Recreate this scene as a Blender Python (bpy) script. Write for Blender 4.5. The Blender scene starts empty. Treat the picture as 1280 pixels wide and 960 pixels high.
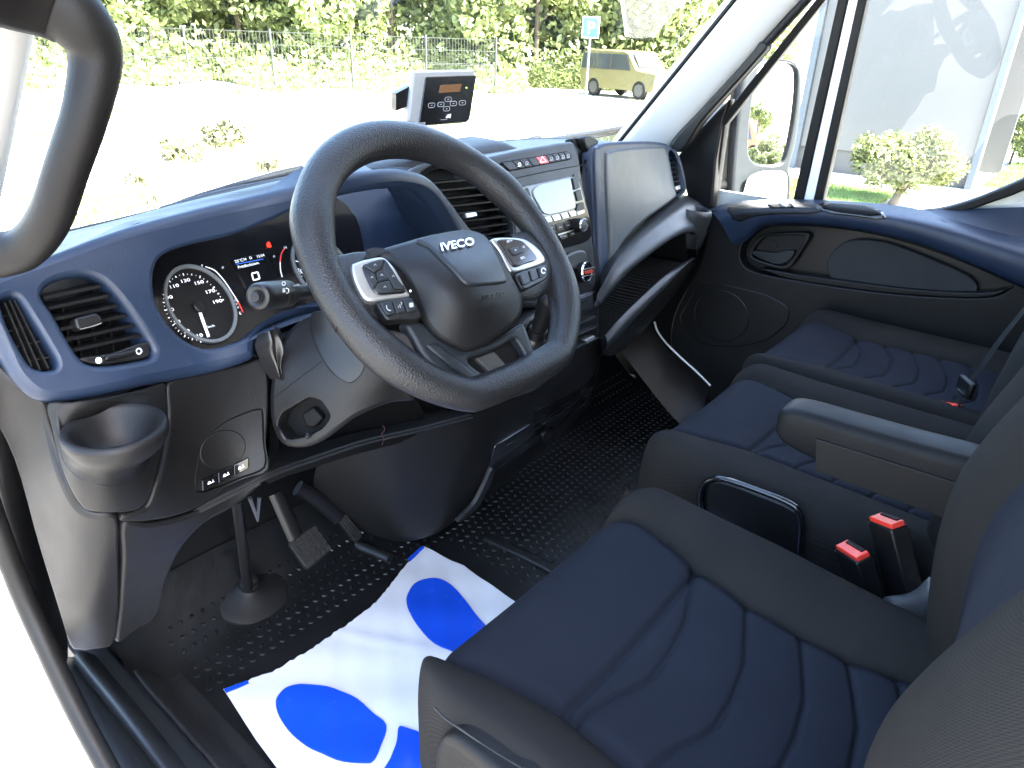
import bpy, bmesh, math, random
import numpy as np
from mathutils import Vector, Matrix
from mathutils.geometry import delaunay_2d_cdt

random.seed(7)
rng = np.random.default_rng(7)
SC = bpy.context.scene
COL = SC.collection
R = math.radians

# ------------------------------------------------------------------ camera
# x = across the cab (driver's side to passenger's side), y = forward, z = up, z 0 = cab floor
CAM = np.array((0.0, 0.0, 1.03))
FPX = 887.0                                   # focal length in pixels of the 1280 px wide photograph
PITCH, YAW, ROLL = R(25.6), R(51.0), R(2.0)
_fw = np.array((math.sin(YAW) * math.cos(PITCH), math.cos(YAW) * math.cos(PITCH), -math.sin(PITCH)))
_rt0 = np.array((math.cos(YAW), -math.sin(YAW), 0.0))
_up0 = np.cross(_rt0, _fw)
_rt = _rt0 * math.cos(ROLL) + _up0 * math.sin(ROLL)
_up = -_rt0 * math.sin(ROLL) + _up0 * math.cos(ROLL)
cd = bpy.data.cameras.new("camera")
cd.sensor_width = 36.0
cd.lens = 36.0 * FPX / 1280.0
cd.clip_start = 0.02
cd.clip_end = 2000.0
cam = bpy.data.objects.new("camera", cd)
COL.objects.link(cam)
M = Matrix((( _rt[0], _up[0], -_fw[0], CAM[0]), (_rt[1], _up[1], -_fw[1], CAM[1]), (_rt[2], _up[2], -_fw[2], CAM[2]), (0, 0, 0, 1)))
cam.matrix_world = M
SC.camera = cam

# ------------------------------------------------------------------ sky, sun, exposure
SUN_EL, SUN_AZ = R(48), R(177)                # azimuth clockwise from +y: the sun stands behind the van
w = bpy.data.worlds.new("World")
SC.world = w
w.use_nodes = True
nt = w.node_tree
bg = nt.nodes["Background"]
sky = nt.nodes.new("ShaderNodeTexSky")
sky.sky_type = 'NISHITA'
sky.sun_disc = False
sky.sun_elevation = SUN_EL
sky.sun_rotation = SUN_AZ
sky.air_density = 1.0
sky.dust_density = 2.5
sky.ozone_density = 1.0
nt.links.new(sky.outputs[0], bg.inputs[0])
bg.inputs[1].default_value = 0.13
sd = bpy.data.lights.new("sun", 'SUN')
sd.energy = 5.0
sd.angle = R(0.6)
sd.color = (1.0, 0.96, 0.9)
sun = bpy.data.objects.new("sun", sd)
COL.objects.link(sun)
sdir = Vector((math.sin(SUN_AZ) * math.cos(SUN_EL), math.cos(SUN_AZ) * math.cos(SUN_EL), math.sin(SUN_EL)))
sun.rotation_euler = sdir.to_track_quat('Z', 'Y').to_euler()
sun.location = (0, -5, 12)
SC.view_settings.view_transform = 'Standard'
SC.view_settings.look = 'None'
SC.view_settings.gamma = 1.0
SC.view_settings.exposure = 4.4
SC.view_settings.use_curve_mapping = False
SC.render.engine = 'CYCLES'
cy = SC.cycles
cy.use_denoising = True
try:
    cy.denoiser = 'OPENIMAGEDENOISE'
    cy.denoising_input_passes = 'RGB_ALBEDO_NORMAL'
except Exception:
    pass
cy.max_bounces = 10
cy.diffuse_bounces = 6
cy.glossy_bounces = 5
cy.transparent_max_bounces = 16
cy.caustics_reflective = False
cy.caustics_refractive = False
cy.sample_clamp_indirect = 8.0

# ------------------------------------------------------------------ pixel rays and surfaces
def rays(p):
    p = np.asarray(p, float).reshape(-1, 2)
    return _fw[None] + _rt[None] * ((p[:, 0:1] - 640.0) / FPX) + _up[None] * ((480.0 - p[:, 1:2]) / FPX)

class Surf:
    """A smooth surface: a plane (n, p0) moved along n by h(px, py), h a thin-plate spline through control points."""
    def __init__(self, n, p0, ctrl=None):
        self.n = np.asarray(n, float); self.n /= np.linalg.norm(self.n)
        self.p0 = np.asarray(p0, float)
        self.c = None; self.h0 = 0.0
        if ctrl:
            c = np.asarray(ctrl, float)
            if len(c) < 3:
                self.h0 = float(c[:, 2].mean())
            else:
                self.c = c[:, :2] / 100.0
                k = len(c)
                d2 = ((self.c[:, None] - self.c[None]) ** 2).sum(2)
                K = np.where(d2 > 0, d2 * np.log(np.maximum(d2, 1e-12)), 0) + np.eye(k) * 0.02
                P = np.hstack([np.ones((k, 1)), self.c])
                A = np.block([[K, P], [P.T, np.zeros((3, 3))]])
                if k == 3:
                    self.w = np.zeros(3); self.a = np.linalg.solve(P, c[:, 2])
                else:
                    s = np.linalg.lstsq(A, np.concatenate([c[:, 2], np.zeros(3)]), rcond=None)[0]
                    self.w, self.a = s[:k], s[k:]
    def h(self, p):
        if self.c is None:
            return np.full(len(p), self.h0)
        q = p / 100.0
        d2 = ((q[:, None] - self.c[None]) ** 2).sum(2)
        K = np.where(d2 > 0, d2 * np.log(np.maximum(d2, 1e-12)), 0)
        return K @ self.w + self.a[0] + q @ self.a[1:]
    def pos(self, p):
        p = np.asarray(p, float).reshape(-1, 2)
        d = rays(p)
        t = ((self.p0 - CAM) @ self.n + self.h(p)) / (d @ self.n)
        return CAM + d * t[:, None]
    def nor(self, p):
        p = np.asarray(p, float).reshape(-1, 2)
        e = 1.5
        a = self.pos(p + [e, 0]) - self.pos(p - [e, 0])
        b = self.pos(p + [0, e]) - self.pos(p - [0, e])
        n = np.cross(a, b)
        n /= np.linalg.norm(n, axis=1)[:, None]
        v = CAM - self.pos(p)
        s = np.sign((n * v).sum(1)); s[s == 0] = 1
        return n * s[:, None]
    def at(self, px, py, h=0.0):
        q = self.pos([(px, py)]) 
        if h: q = q + self.nor([(px, py)]) * h
        return q[0]

def SY(*ctrl):   # surface given by y (distance ahead) at pixels
    return Surf((0, -1, 0), (0, 0, 0), [(a, b, -c) for a, b, c in ctrl])
def SX(*ctrl):   # by x
    return Surf((-1, 0, 0), (0, 0, 0), [(a, b, -c) for a, b, c in ctrl])
def SZ(*ctrl):   # by z
    return Surf((0, 0, 1), (0, 0, 0), [(a, b, c) for a, b, c in ctrl])
def at(px, py, x=None, y=None, z=None):
    d = rays([(px, py)])[0]
    if x is not None: return CAM + d * (x - CAM[0]) / d[0]
    if y is not None: return CAM + d * (y - CAM[1]) / d[1]
    return CAM + d * (z - CAM[2]) / d[2]
def proj(P):
    P = np.asarray(P, float) - CAM
    z = P @ _fw
    return np.array((640 + FPX * (P @ _rt) / z, 480 - FPX * (P @ _up) / z))

# ------------------------------------------------------------------ objects
ROOT = {}
def tag(o, label=None, cat=None, group=None, kind=None):
    if label: o["label"] = label
    if cat: o["category"] = cat
    if group: o["group"] = group
    if kind: o["kind"] = kind
    return o
def thing(name, label, cat, loc, group=None, kind=None):
    o = bpy.data.objects.new(name, None)
    o.empty_display_size = 0.05
    COL.objects.link(o)
    o.location = Vector([float(v) for v in loc])
    ROOT[o.name] = np.array([float(v) for v in loc])
    return tag(o, label, cat, group, kind)
def build(name, verts, faces, mat, parent=None, smooth=40, solid=0.0, mats=None, midx=None, bevel=0.0):
    v = np.asarray(verts, float).reshape(-1, 3)
    if parent is None:
        org = np.array(((v[:, 0].min() + v[:, 0].max()) / 2, (v[:, 1].min() + v[:, 1].max()) / 2, v[:, 2].min()))
    else:
        org = ROOT[parent.name]
    me = bpy.data.meshes.new(name)
    me.from_pydata((v - org).tolist(), [], [list(map(int, f)) for f in faces])
    me.validate()
    for m in (mats or [mat]):
        me.materials.append(m)
    if midx is not None and len(midx) == len(me.polygons):
        me.polygons.foreach_set("material_index", np.asarray(midx, np.int32))
    if smooth:
        me.shade_smooth()
        if smooth < 180:
            me.set_sharp_from_angle(angle=R(smooth))
    me.update()
    o = bpy.data.objects.new(name, me)
    COL.objects.link(o)
    if parent is None:
        o.location = Vector(org)
    else:
        o.parent = parent
    ROOT[o.name] = org
    if solid:
        md = o.modifiers.new("thick", 'SOLIDIFY'); md.thickness = solid; md.offset = 0.0
    if bevel:
        md = o.modifiers.new("bevel", 'BEVEL'); md.width = bevel; md.segments = 2; md.limit_method = 'ANGLE'; md.angle_limit = R(40)
    return o

# ---- 2D outlines in pixels
def crv(pts, n=6, closed=True):
    p = np.asarray(pts, float)
    k = len(p); out = []
    rngk = range(k) if closed else range(k - 1)
    for i in rngk:
        if closed:
            a, b, c, d = p[(i - 1) % k], p[i], p[(i + 1) % k], p[(i + 2) % k]
        else:
            b, c = p[i], p[i + 1]
            a = p[i - 1] if i > 0 else 2 * b - c
            d = p[i + 2] if i + 2 < k else 2 * c - b
        for j in range(n):
            t = j / n
            out.append(0.5 * ((2 * b) + (c - a) * t + (2 * a - 5 * b + 4 * c - d) * t * t + (3 * b - a - 3 * c + d) * t ** 3))
    if not closed: out.append(p[-1])
    return np.array(out)
def rnd(pts, rad=4.0, n=4):
    p = np.asarray(pts, float); k = len(p); out = []
    for i in range(k):
        a, b, c = p[i - 1], p[i], p[(i + 1) % k]
        u = a - b; v = c - b
        lu, lv = np.linalg.norm(u), np.linalg.norm(v)
        r = min(rad, lu * 0.45, lv * 0.45)
        s, e = b + u / lu * r, b + v / lv * r
        for j in range(n + 1):
            t = j / n
            out.append(s * (1 - t) ** 2 + 2 * b * t * (1 - t) + e * t * t)
    return np.array(out)
def ell(cx, cy, ax, ay, bx=None, by=None, n=36, a0=0, a1=360):
    """ellipse from two conjugate half-diameters (ax,ay) and (bx,by)"""
    if bx is None: bx, by = 0, ay; ay = 0
    t = np.radians(np.linspace(a0, a1, n, endpoint=(a1 - a0) < 360))
    return np.stack([cx + ax * np.cos(t) + bx * np.sin(t), cy + ay * np.cos(t) + by * np.sin(t)], 1)
def area2(p):
    x, y = p[:, 0], p[:, 1]
    return 0.5 * np.sum(x * np.roll(y, -1) - np.roll(x, -1) * y)
def dens(p, step):
    out = []
    k = len(p)
    for i in range(k):
        a, b = p[i], p[(i + 1) % k]
        m = max(1, int(np.linalg.norm(b - a) / step))
        for j in range(m): out.append(a + (b - a) * j / m)
    return np.array(out)
def onorm(p):
    """outward vertex normals of a closed polygon"""
    e = np.roll(p, -1, 0) - p
    n = np.stack([e[:, 1], -e[:, 0]], 1)
    n /= np.maximum(np.linalg.norm(n, axis=1), 1e-9)[:, None]
    v = n + np.roll(n, 1, 0)
    v /= np.maximum(np.linalg.norm(v, axis=1), 1e-6)[:, None]
    return v if area2(p) > 0 else -v
def inside(pt, poly):
    x, y = pt[:, 0:1], pt[:, 1:2]
    x0, y0 = poly[:, 0][None], poly[:, 1][None]
    x1, y1 = np.roll(poly[:, 0], -1)[None], np.roll(poly[:, 1], -1)[None]
    c = ((y0 > y) != (y1 > y)) & (x < (x1 - x0) * (y - y0) / np.where(y1 == y0, 1e-9, y1 - y0) + x0)
    return c.sum(1) % 2 == 1

def plate(name, S, outline, mat, parent, holes=(), h=0.0, depth=0.01, r=0.002, step=10, hdepth=None, hr=None, smooth=50, back=False, skirt=None):
    """A moulded panel lying on S: outline and holes in pixels; the front stands h proud of S; edges rounded by r (m), sides go back by depth (m)."""
    outline = dens(np.asarray(outline, float), step)
    holes = [dens(np.asarray(q, float), step) for q in holes]
    if hdepth is None: hdepth = depth
    if hr is None: hr = r
    if not isinstance(hdepth, (list, tuple)): hdepth = [hdepth] * len(holes)
    if not isinstance(hr, (list, tuple)): hr = [hr] * len(holes)
    def rpx(p, rr):
        d = np.linalg.norm(S.pos(p) - CAM, axis=1)
        return rr * FPX / d
    loops = []
    for q, sgn, rr, dd in [(outline, -1, r, depth)] + [(q, 1, a, b) for q, a, b in zip(holes, hr, hdepth)]:
        n = onorm(q); rp = rpx(q, rr)[:, None]
        loops.append((q, n, sgn, rp, rr, dd, q + sgn * n * rp))
    base = loops[0][6]
    V2 = [tuple(v) for v in base]
    E = [(i, (i + 1) % len(base)) for i in range(len(base))]
    off = [0]
    for l in loops[1:]:
        o = len(V2); off.append(o)
        V2 += [tuple(v) for v in l[6]]
        m = len(l[6])
        E += [(o + i, o + (i + 1) % m) for i in range(m)]
    x0, y0 = base.min(0); x1, y1 = base.max(0)
    gx, gy = np.meshgrid(np.arange(x0 + step / 2, x1, step), np.arange(y0 + step / 2, y1, step))
    g = np.stack([gx.ravel(), gy.ravel()], 1)
    if len(g):
        ok = inside(g, base)
        for l in loops[1:]: ok &= ~inside(g, l[6])
        allb = np.array(V2)
        if ok.any():
            dmin = np.sqrt(((g[:, None] - allb[None]) ** 2).sum(2)).min(1)
            ok &= dmin > step * 0.35
        V2 += [tuple(v) for v in g[ok]]
    vo, eo, fo, ov, oe, of = delaunay_2d_cdt([Vector(v) for v in V2], E, [], 1, 1e-5)
    vo = np.array([(v.x, v.y) for v in vo])
    tri = [f for f in fo]
    cen = np.array([vo[list(f)].mean(0) for f in tri])
    ok = inside(cen, base)
    for l in loops[1:]: ok &= ~inside(cen, l[6])
    tri = [f for f, k in zip(tri, ok) if k]
    P = S.pos(vo) + S.nor(vo) * h
    verts = [P]; faces = []
    nv = CAM - P.mean(0)
    for f in tri:
        a, b, c = P[f[0]], P[f[1]], P[f[2]]
        if np.dot(np.cross(b - a, c - a), nv) < 0: f = f[::-1]
        faces.append(tuple(f))
    cnt = len(P)
    # map loop vertices back to cdt output
    inv = {}
    for i, lst in enumerate(ov):
        for j in lst: inv[j] = i
    for k, (q, n, sgn, rp, rr, dd, b2) in enumerate(loops):
        m = len(q)
        prev = [inv[off[k] + i] for i in range(m)]
        flip = (area2(q) > 0) == (sgn < 0)
        prof = [(math.radians(t), None) for t in (30, 60, 90)]
        rings = []
        for th, _ in prof:
            p = q + sgn * n * rp * (1 - math.sin(th))
            rings.append(S.pos(p) + S.nor(p) * (h - rr * (1 - math.cos(th))))
        nn = S.nor(q)
        rings.append(S.pos(q) + nn * (h - max(dd, rr * 1.05)) if (skirt is None or k > 0) else rings[-1] + np.asarray(skirt, float) * dd)
        for rg in rings:
            cur = list(range(cnt, cnt + m)); cnt += m
            verts.append(rg)
            for i in range(m):
                j = (i + 1) % m
                f = (prev[i], prev[j], cur[j], cur[i])
                faces.append(f if not flip else f[::-1])
            prev = cur
        if back and k == 0:
            faces.append(tuple(prev))
    return build(name, np.vstack(verts), faces, mat, parent, smooth)

def grid(name, rows, mat, parent, smooth=60, solid=0.0, su=0, sv=0, closeu=False):
    """skin a table of 3D points; su/sv: Catmull-Rom steps between rows / columns"""
    A = np.asarray(rows, float)
    if sv:
        A = np.array([crv(r, sv, closeu) for r in A])
        if closeu: pass
    if su:
        A = np.stack([crv(A[:, j], su, False) for j in range(A.shape[1])], 1)
    r, c = A.shape[:2]
    f = []
    for i in range(r - 1):
        for j in range(c if closeu else c - 1):
            k = (j + 1) % c
            f.append((i * c + j, i * c + k, (i + 1) * c + k, (i + 1) * c + j))
    return build(name, A.reshape(-1, 3), f, mat, parent, smooth, solid)

def tube(name, pts, rad, mat, parent, n=12, k=6, flat=None, closed=False, caps=True, smooth=60):
    """sweep a round (or flattened: flat=(a,b,updir)) section along a smooth path"""
    p = np.asarray(pts, float)
    rad = np.full(len(p), rad, float) if np.isscalar(rad) else np.asarray(rad, float)
    q = crv(np.hstack([p, rad[:, None]]), k, closed) if k > 1 else np.hstack([p, rad[:, None]])
    P, rd = q[:, :3], q[:, 3]
    m = len(P)
    T = np.gradient(P, axis=0) if not closed else np.roll(P, -1, 0) - np.roll(P, 1, 0)
    T /= np.maximum(np.linalg.norm(T, axis=1), 1e-9)[:, None]
    u = np.array(flat[2], float) if flat else (np.array((0, 0, 1.0)) if abs(T[0][2]) < 0.9 else np.array((1.0, 0, 0)))
    V = []
    for i in range(m):
        u = u - T[i] * (u @ T[i]); u /= max(np.linalg.norm(u), 1e-9)
        w_ = np.cross(T[i], u)
        for j in range(n):
            a = 2 * math.pi * j / n
            fa, fb = (flat[0], flat[1]) if flat else (1, 1)
            V.append(P[i] + rd[i] * (u * math.cos(a) * fa + w_ * math.sin(a) * fb))
    F = []
    for i in range(m if closed else m - 1):
        i2 = (i + 1) % m
        for j in range(n):
            j2 = (j + 1) % n
            F.append((i * n + j, i * n + j2, i2 * n + j2, i2 * n + j))
    if caps and not closed:
        F.append(tuple(range(n))[::-1]); F.append(tuple((m - 1) * n + j for j in range(n)))
    return build(name, V, F, mat, parent, smooth)

def lathe(name, prof, c, axis, mat, parent, n=36, smooth=40, caps=True):
    """revolve (r, z) about axis at c"""
    ax = np.array(axis, float); ax /= np.linalg.norm(ax)
    u = np.cross(ax, (0, 0, 1) if abs(ax[2]) < 0.9 else (1, 0, 0)); u /= np.linalg.norm(u)
    v = np.cross(ax, u); c = np.asarray(c, float)
    V, F = [], []
    for rr, zz in prof:
        for j in range(n):
            a = 2 * math.pi * j / n
            V.append(c + ax * zz + rr * (u * math.cos(a) + v * math.sin(a)))
    for i in range(len(prof) - 1):
        for j in range(n):
            k = (j + 1) % n
            F.append((i * n + j, i * n + k, (i + 1) * n + k, (i + 1) * n + j))
    if caps and prof[0][0] > 1e-6: F.append(tuple(range(n))[::-1])
    if caps and prof[-1][0] > 1e-6: F.append(tuple((len(prof) - 1) * n + j for j in range(n)))
    return build(name, V, F, mat, parent, smooth)

def box(name, c, size, mat, parent=None, rot=None, bevel=0.0, smooth=30):
    """box at c; rot = 3x3 (columns = axes) or None"""
    c = np.asarray(c, float); s = np.asarray(size, float) / 2
    Rm = np.eye(3) if rot is None else np.asarray(rot, float)
    V = [c + Rm @ (np.array((sx, sy, sz)) * s) for sx in (-1, 1) for sy in (-1, 1) for sz in (-1, 1)]
    F = [(0, 1, 3, 2), (4, 6, 7, 5), (0, 4, 5, 1), (2, 3, 7, 6), (0, 2, 6, 4), (1, 5, 7, 3)]
    return build(name, V, F, mat, parent, smooth, bevel=bevel)
def rotz(a):
    c, s = math.cos(a), math.sin(a); return np.array(((c, -s, 0), (s, c, 0), (0, 0, 1)))
def rotx(a):
    c, s = math.cos(a), math.sin(a); return np.array(((1, 0, 0), (0, c, -s), (0, s, c)))

def slat(name, S, p0, p1, mat, parent, front=0.008, dep=0.022, th=0.0022, tilt=0.0):
    """a louvre blade spanning two pixels of surface S, set back by front"""
    a = S.at(*p0, -front); b = S.at(*p1, -front)
    n = S.nor([((p0[0] + p1[0]) / 2, (p0[1] + p1[1]) / 2)])[0]
    e = (b - a) / np.linalg.norm(b - a)
    u = np.cross(e, n); u /= np.linalg.norm(u)
    dv = -(n * math.cos(tilt) + u * math.sin(tilt)); uv = np.cross(dv, e)
    V = []
    for q in (a, b):
        for d_, t_ in ((0, -1), (0, 1), (1, 1), (1, -1)):
            V.append(q + dv * dep * d_ + uv * th / 2 * t_)
    F = [(0, 1, 2, 3), (7, 6, 5, 4), (0, 4, 5, 1), (1, 5, 6, 2), (2, 6, 7, 3), (3, 7, 4, 0)]
    return build(name, V, F, mat, parent, 30)

def text(name, S, s, o, ux, uy, mat, parent, h=0.0008, ext=0.0, align='LEFT', bold=0.0):
    """lettering lying on S: o = pixel of the baseline start, ux / uy = pixel vectors of one em right / up"""
    cu = bpy.data.curves.new("t", 'FONT'); cu.body = s; cu.align_x = align; cu.size = 1.0
    cu.resolution_u = 3; cu.offset = bold
    ob = bpy.data.objects.new("t", cu)
    COL.objects.link(ob)
    dg = bpy.context.evaluated_depsgraph_get()
    me = ob.evaluated_get(dg).to_mesh()
    v = np.array([tuple(q.co)[:2] for q in me.vertices]); f = [tuple(p.vertices) for p in me.polygons]
    ob.evaluated_get(dg).to_mesh_clear()
    bpy.data.objects.remove(ob); bpy.data.curves.remove(cu)
    ux, uy, o = np.asarray(ux, float), np.asarray(uy, float), np.asarray(o, float)
    p = o + v[:, 0:1] * ux + v[:, 1:2] * uy
    n = S.nor(p)
    P = S.pos(p) + n * h
    if ext:
        k = len(P)
        # raised letter: front face plus side walls
        cnt = {}
        for q in f:
            for a, b in zip(q, q[1:] + q[:1]):
                cnt[(a, b)] = cnt.get((a, b), 0) + 1
        side = [(a, b) for (a, b) in cnt if (b, a) not in cnt]
        P = np.vstack([P + n * ext, P - n * 0.001])
        f = list(f) + [(b, a, a + k, b + k) for a, b in side]
    return build(name, P, f, mat, parent, 0 if not ext else 30)

def strip(name, S, pts, wpx, mat, parent, h=0.001, k=6, closed=False):
    """a flat printed line along pixels"""
    p = crv(pts, k, closed) if k > 1 else np.asarray(pts, float)
    if closed: t = np.roll(p, -1, 0) - np.roll(p, 1, 0)
    else: t = np.gradient(p, axis=0)
    t /= np.maximum(np.linalg.norm(t, axis=1), 1e-9)[:, None]
    n = np.stack([t[:, 1], -t[:, 0]], 1) * wpx / 2
    A = S.pos(p + n) + S.nor(p) * h; B = S.pos(p - n) + S.nor(p) * h
    m = len(p); V = np.vstack([A, B]); F = [(i, (i + 1) % m, m + (i + 1) % m, m + i) for i in range(m if closed else m - 1)]
    return build(name, V, F, mat, parent, 0)
# ------------------------------------------------------------------ materials
def newmat(name):
    m = bpy.data.materials.new(name); m.use_nodes = True
    nt = m.node_tree
    return m, nt, nt.nodes["Principled BSDF"]
def link(nt, a, b): nt.links.new(a, b)
def pmat(name, col, rough=0.5, metal=0.0, spec=0.5, grain=0.0, gscale=900.0, vary=0.12, vscale=6.0, gtype='noise', coat=0.0, rvar=0.08, sheen=0.0, dust=0.0):
    """plastic / paint / fabric: base colour with slow variation, rough variation, fine grain relief"""
    if max(col) < 0.06: col = tuple(c * 0.87 for c in col)     # dark cab plastics and cloth
    m, nt, b = newmat(name)
    N = nt.nodes
    tc = N.new("ShaderNodeNewGeometry")
    no = N.new("ShaderNodeTexNoise"); no.inputs["Scale"].default_value = vscale; no.inputs["Detail"].default_value = 6
    link(nt, tc.outputs["Position"], no.inputs["Vector"])
    mp = N.new("ShaderNodeMapRange"); mp.inputs[1].default_value = 0.3; mp.inputs[2].default_value = 0.7
    mp.inputs[3].default_value = 1 - vary; mp.inputs[4].default_value = 1 + vary
    link(nt, no.outputs["Fac"], mp.inputs[0])
    mx = N.new("ShaderNodeVectorMath"); mx.operation = 'SCALE'; mx.inputs[0].default_value = col
    link(nt, mp.outputs[0], mx.inputs["Scale"])
    out = mx.outputs[0]
    if dust:
        n2 = N.new("ShaderNodeTexNoise"); n2.inputs["Scale"].default_value = 700; n2.inputs["Detail"].default_value = 2
        link(nt, tc.outputs["Position"], n2.inputs["Vector"])
        r2 = N.new("ShaderNodeMapRange"); r2.inputs[1].default_value = 0.66; r2.inputs[2].default_value = 0.8; r2.inputs[4].default_value = dust
        link(nt, n2.outputs["Fac"], r2.inputs[0])
        ad = N.new("ShaderNodeMix"); ad.data_type = 'RGBA'
        ad.inputs[7].default_value = (0.35, 0.34, 0.32, 1)
        link(nt, r2.outputs[0], ad.inputs[0]); link(nt, out, ad.inputs[6]); out = ad.outputs[2]
    link(nt, out, b.inputs["Base Color"])
    b.inputs["Metallic"].default_value = metal
    b.inputs["Specular IOR Level"].default_value = spec
    n3 = N.new("ShaderNodeTexNoise"); n3.inputs["Scale"].default_value = vscale * 5; n3.inputs["Detail"].default_value = 4
    link(nt, tc.outputs["Position"], n3.inputs["Vector"])
    m3 = N.new("ShaderNodeMapRange"); m3.inputs[3].default_value = max(rough - rvar, 0.02); m3.inputs[4].default_value = min(rough + rvar, 1)
    link(nt, n3.outputs["Fac"], m3.inputs[0]); link(nt, m3.outputs[0], b.inputs["Roughness"])
    if coat: b.inputs["Coat Weight"].default_value = coat; b.inputs["Coat Roughness"].default_value = 0.05
    if sheen: b.inputs["Sheen Weight"].default_value = sheen
    if grain:
        if gtype == 'leather':
            g = N.new("ShaderNodeTexVoronoi"); g.inputs["Scale"].default_value = gscale; go = g.outputs["Distance"]
        elif gtype == 'weave':
            # woven cloth: two crossed sine threads
            so = []
            for v in ((1.0, 1.0, 1.15), (1.0, -1.0, -0.85)):
                d = N.new("ShaderNodeVectorMath"); d.operation = 'DOT_PRODUCT'; d.inputs[1].default_value = v
                link(nt, tc.outputs["Position"], d.inputs[0])
                k1 = N.new("ShaderNodeMath"); k1.operation = 'MULTIPLY'; k1.inputs[1].default_value = gscale
                link(nt, d.outputs["Value"], k1.inputs[0])
                k2 = N.new("ShaderNodeMath"); k2.operation = 'SINE'; link(nt, k1.outputs[0], k2.inputs[0]); so.append(k2)
            g = N.new("ShaderNodeMath"); g.operation = 'MULTIPLY'; link(nt, so[0].outputs[0], g.inputs[0]); link(nt, so[1].outputs[0], g.inputs[1])
            g2 = N.new("ShaderNodeMapRange"); g2.inputs[1].default_value = -1; g2.inputs[2].default_value = 1
            link(nt, g.outputs[0], g2.inputs[0]); go = g2.outputs[0]
        else:
            g = N.new("ShaderNodeTexNoise"); g.inputs["Scale"].default_value = gscale; g.inputs["Detail"].default_value = 2; go = g.outputs["Fac"]
        if gtype != 'weave': link(nt, tc.outputs["Position"], g.inputs["Vector"])
        bp = N.new("ShaderNodeBump"); bp.inputs["Strength"].default_value = grain; bp.inputs["Distance"].default_value = 0.001
        link(nt, go, bp.inputs["Height"]); link(nt, bp.outputs[0], b.inputs["Normal"])
        if gtype == 'weave':
            m4 = N.new("ShaderNodeMapRange"); m4.inputs[1].default_value = 0.0; m4.inputs[2].default_value = 1.0; m4.inputs[3].default_value = 0.68; m4.inputs[4].default_value = 1.32
            link(nt, go, m4.inputs[0])
            sc_ = N.new("ShaderNodeVectorMath"); sc_.operation = 'SCALE'
            link(nt, out, sc_.inputs[0]); link(nt, m4.outputs[0], sc_.inputs["Scale"]); link(nt, sc_.outputs[0], b.inputs["Base Color"])
    return m
def emat(name, col, e):
    m, nt, b = newmat(name)
    b.inputs["Base Color"].default_value = (*[c * 0.3 for c in col], 1)
    b.inputs["Emission Color"].default_value = (*col, 1); b.inputs["Emission Strength"].default_value = e
    b.inputs["Roughness"].default_value = 0.3
    return m
def glassmat(name, tint=(0.93, 0.96, 0.95), k=1.0, dirt=0.0):
    m, nt, b = newmat(name); N = nt.nodes
    N.remove(b)
    o = N["Material Output"]
    tr = N.new("ShaderNodeBsdfTransparent"); tr.inputs[0].default_value = (*tint, 1)
    gl = N.new("ShaderNodeBsdfGlossy"); gl.inputs["Roughness"].default_value = 0.0
    fr = N.new("ShaderNodeFresnel"); fr.inputs[0].default_value = 1.45
    ml = N.new("ShaderNodeMath"); ml.operation = 'MULTIPLY'; ml.inputs[1].default_value = k
    link(nt, fr.outputs[0], ml.inputs[0])
    mx = N.new("ShaderNodeMixShader")
    link(nt, ml.outputs[0], mx.inputs[0]); link(nt, tr.outputs[0], mx.inputs[1]); link(nt, gl.outputs[0], mx.inputs[2])
    last = mx
    if dirt:
        df = N.new("ShaderNodeBsdfTranslucent"); df.inputs[0].default_value = (0.8, 0.8, 0.78, 1)
        no = N.new("ShaderNodeTexNoise"); no.inputs["Scale"].default_value = 7; no.inputs["Detail"].default_value = 8
        ge = N.new("ShaderNodeNewGeometry"); link(nt, ge.outputs["Position"], no.inputs["Vector"])
        mr = N.new("ShaderNodeMapRange"); mr.inputs[1].default_value = 0.35; mr.inputs[2].default_value = 0.8; mr.inputs[4].default_value = dirt
        link(nt, no.outputs["Fac"], mr.inputs[0])
        m2 = N.new("ShaderNodeMixShader"); link(nt, mr.outputs[0], m2.inputs[0]); link(nt, mx.outputs[0], m2.inputs[1]); link(nt, df.outputs[0], m2.inputs[2])
        last = m2
    link(nt, last.outputs[0], o.inputs[0])
    return m

BLUE = pmat("blue_moulded_plastic", (0.0105, 0.0190, 0.0385), 0.42, grain=0.25, gscale=700, vary=0.10, vscale=11, spec=0.30, dust=0.012, rvar=0.12)
CHAR = pmat("charcoal_plastic", (0.0066, 0.0065, 0.0065), 0.46, grain=0.3, gscale=800, vary=0.1, spec=0.19, dust=0.02)
SLATE = pmat("slate_plastic", (0.0118, 0.0138, 0.0158), 0.42, grain=0.25, gscale=900, vary=0.06, spec=0.26)
AIRB = pmat("sky_lit_slate_plastic", (0.036, 0.041, 0.046), 0.42, grain=0.25, gscale=900, vary=0.04, spec=0.4)  # same slate, made paler so the colour carries the sky's reflection
BLACK = pmat("black_plastic", (0.006, 0.006, 0.0062), 0.38, grain=0.1, gscale=900, vary=0.1, spec=0.25)
DEEP = pmat("deep_black_cavity_shade", (0.0035, 0.0035, 0.0035), 0.6, vary=0.1, spec=0.1)  # deepest black; shade of cavities and footwell is put into this colour
GLOSS = pmat("gloss_black_plastic", (0.006, 0.006, 0.007), 0.14, vary=0.1, rvar=0.05)
RUBBER = pmat("black_rubber", (0.007, 0.007, 0.007), 0.5, grain=0.2, gscale=500, vary=0.15, spec=0.2)
WHEELM = pmat("grained_black_polyurethane", (0.0105, 0.0105, 0.011), 0.40, grain=0.5, gscale=480, gtype='leather', vary=0.06, spec=0.26)
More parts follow.
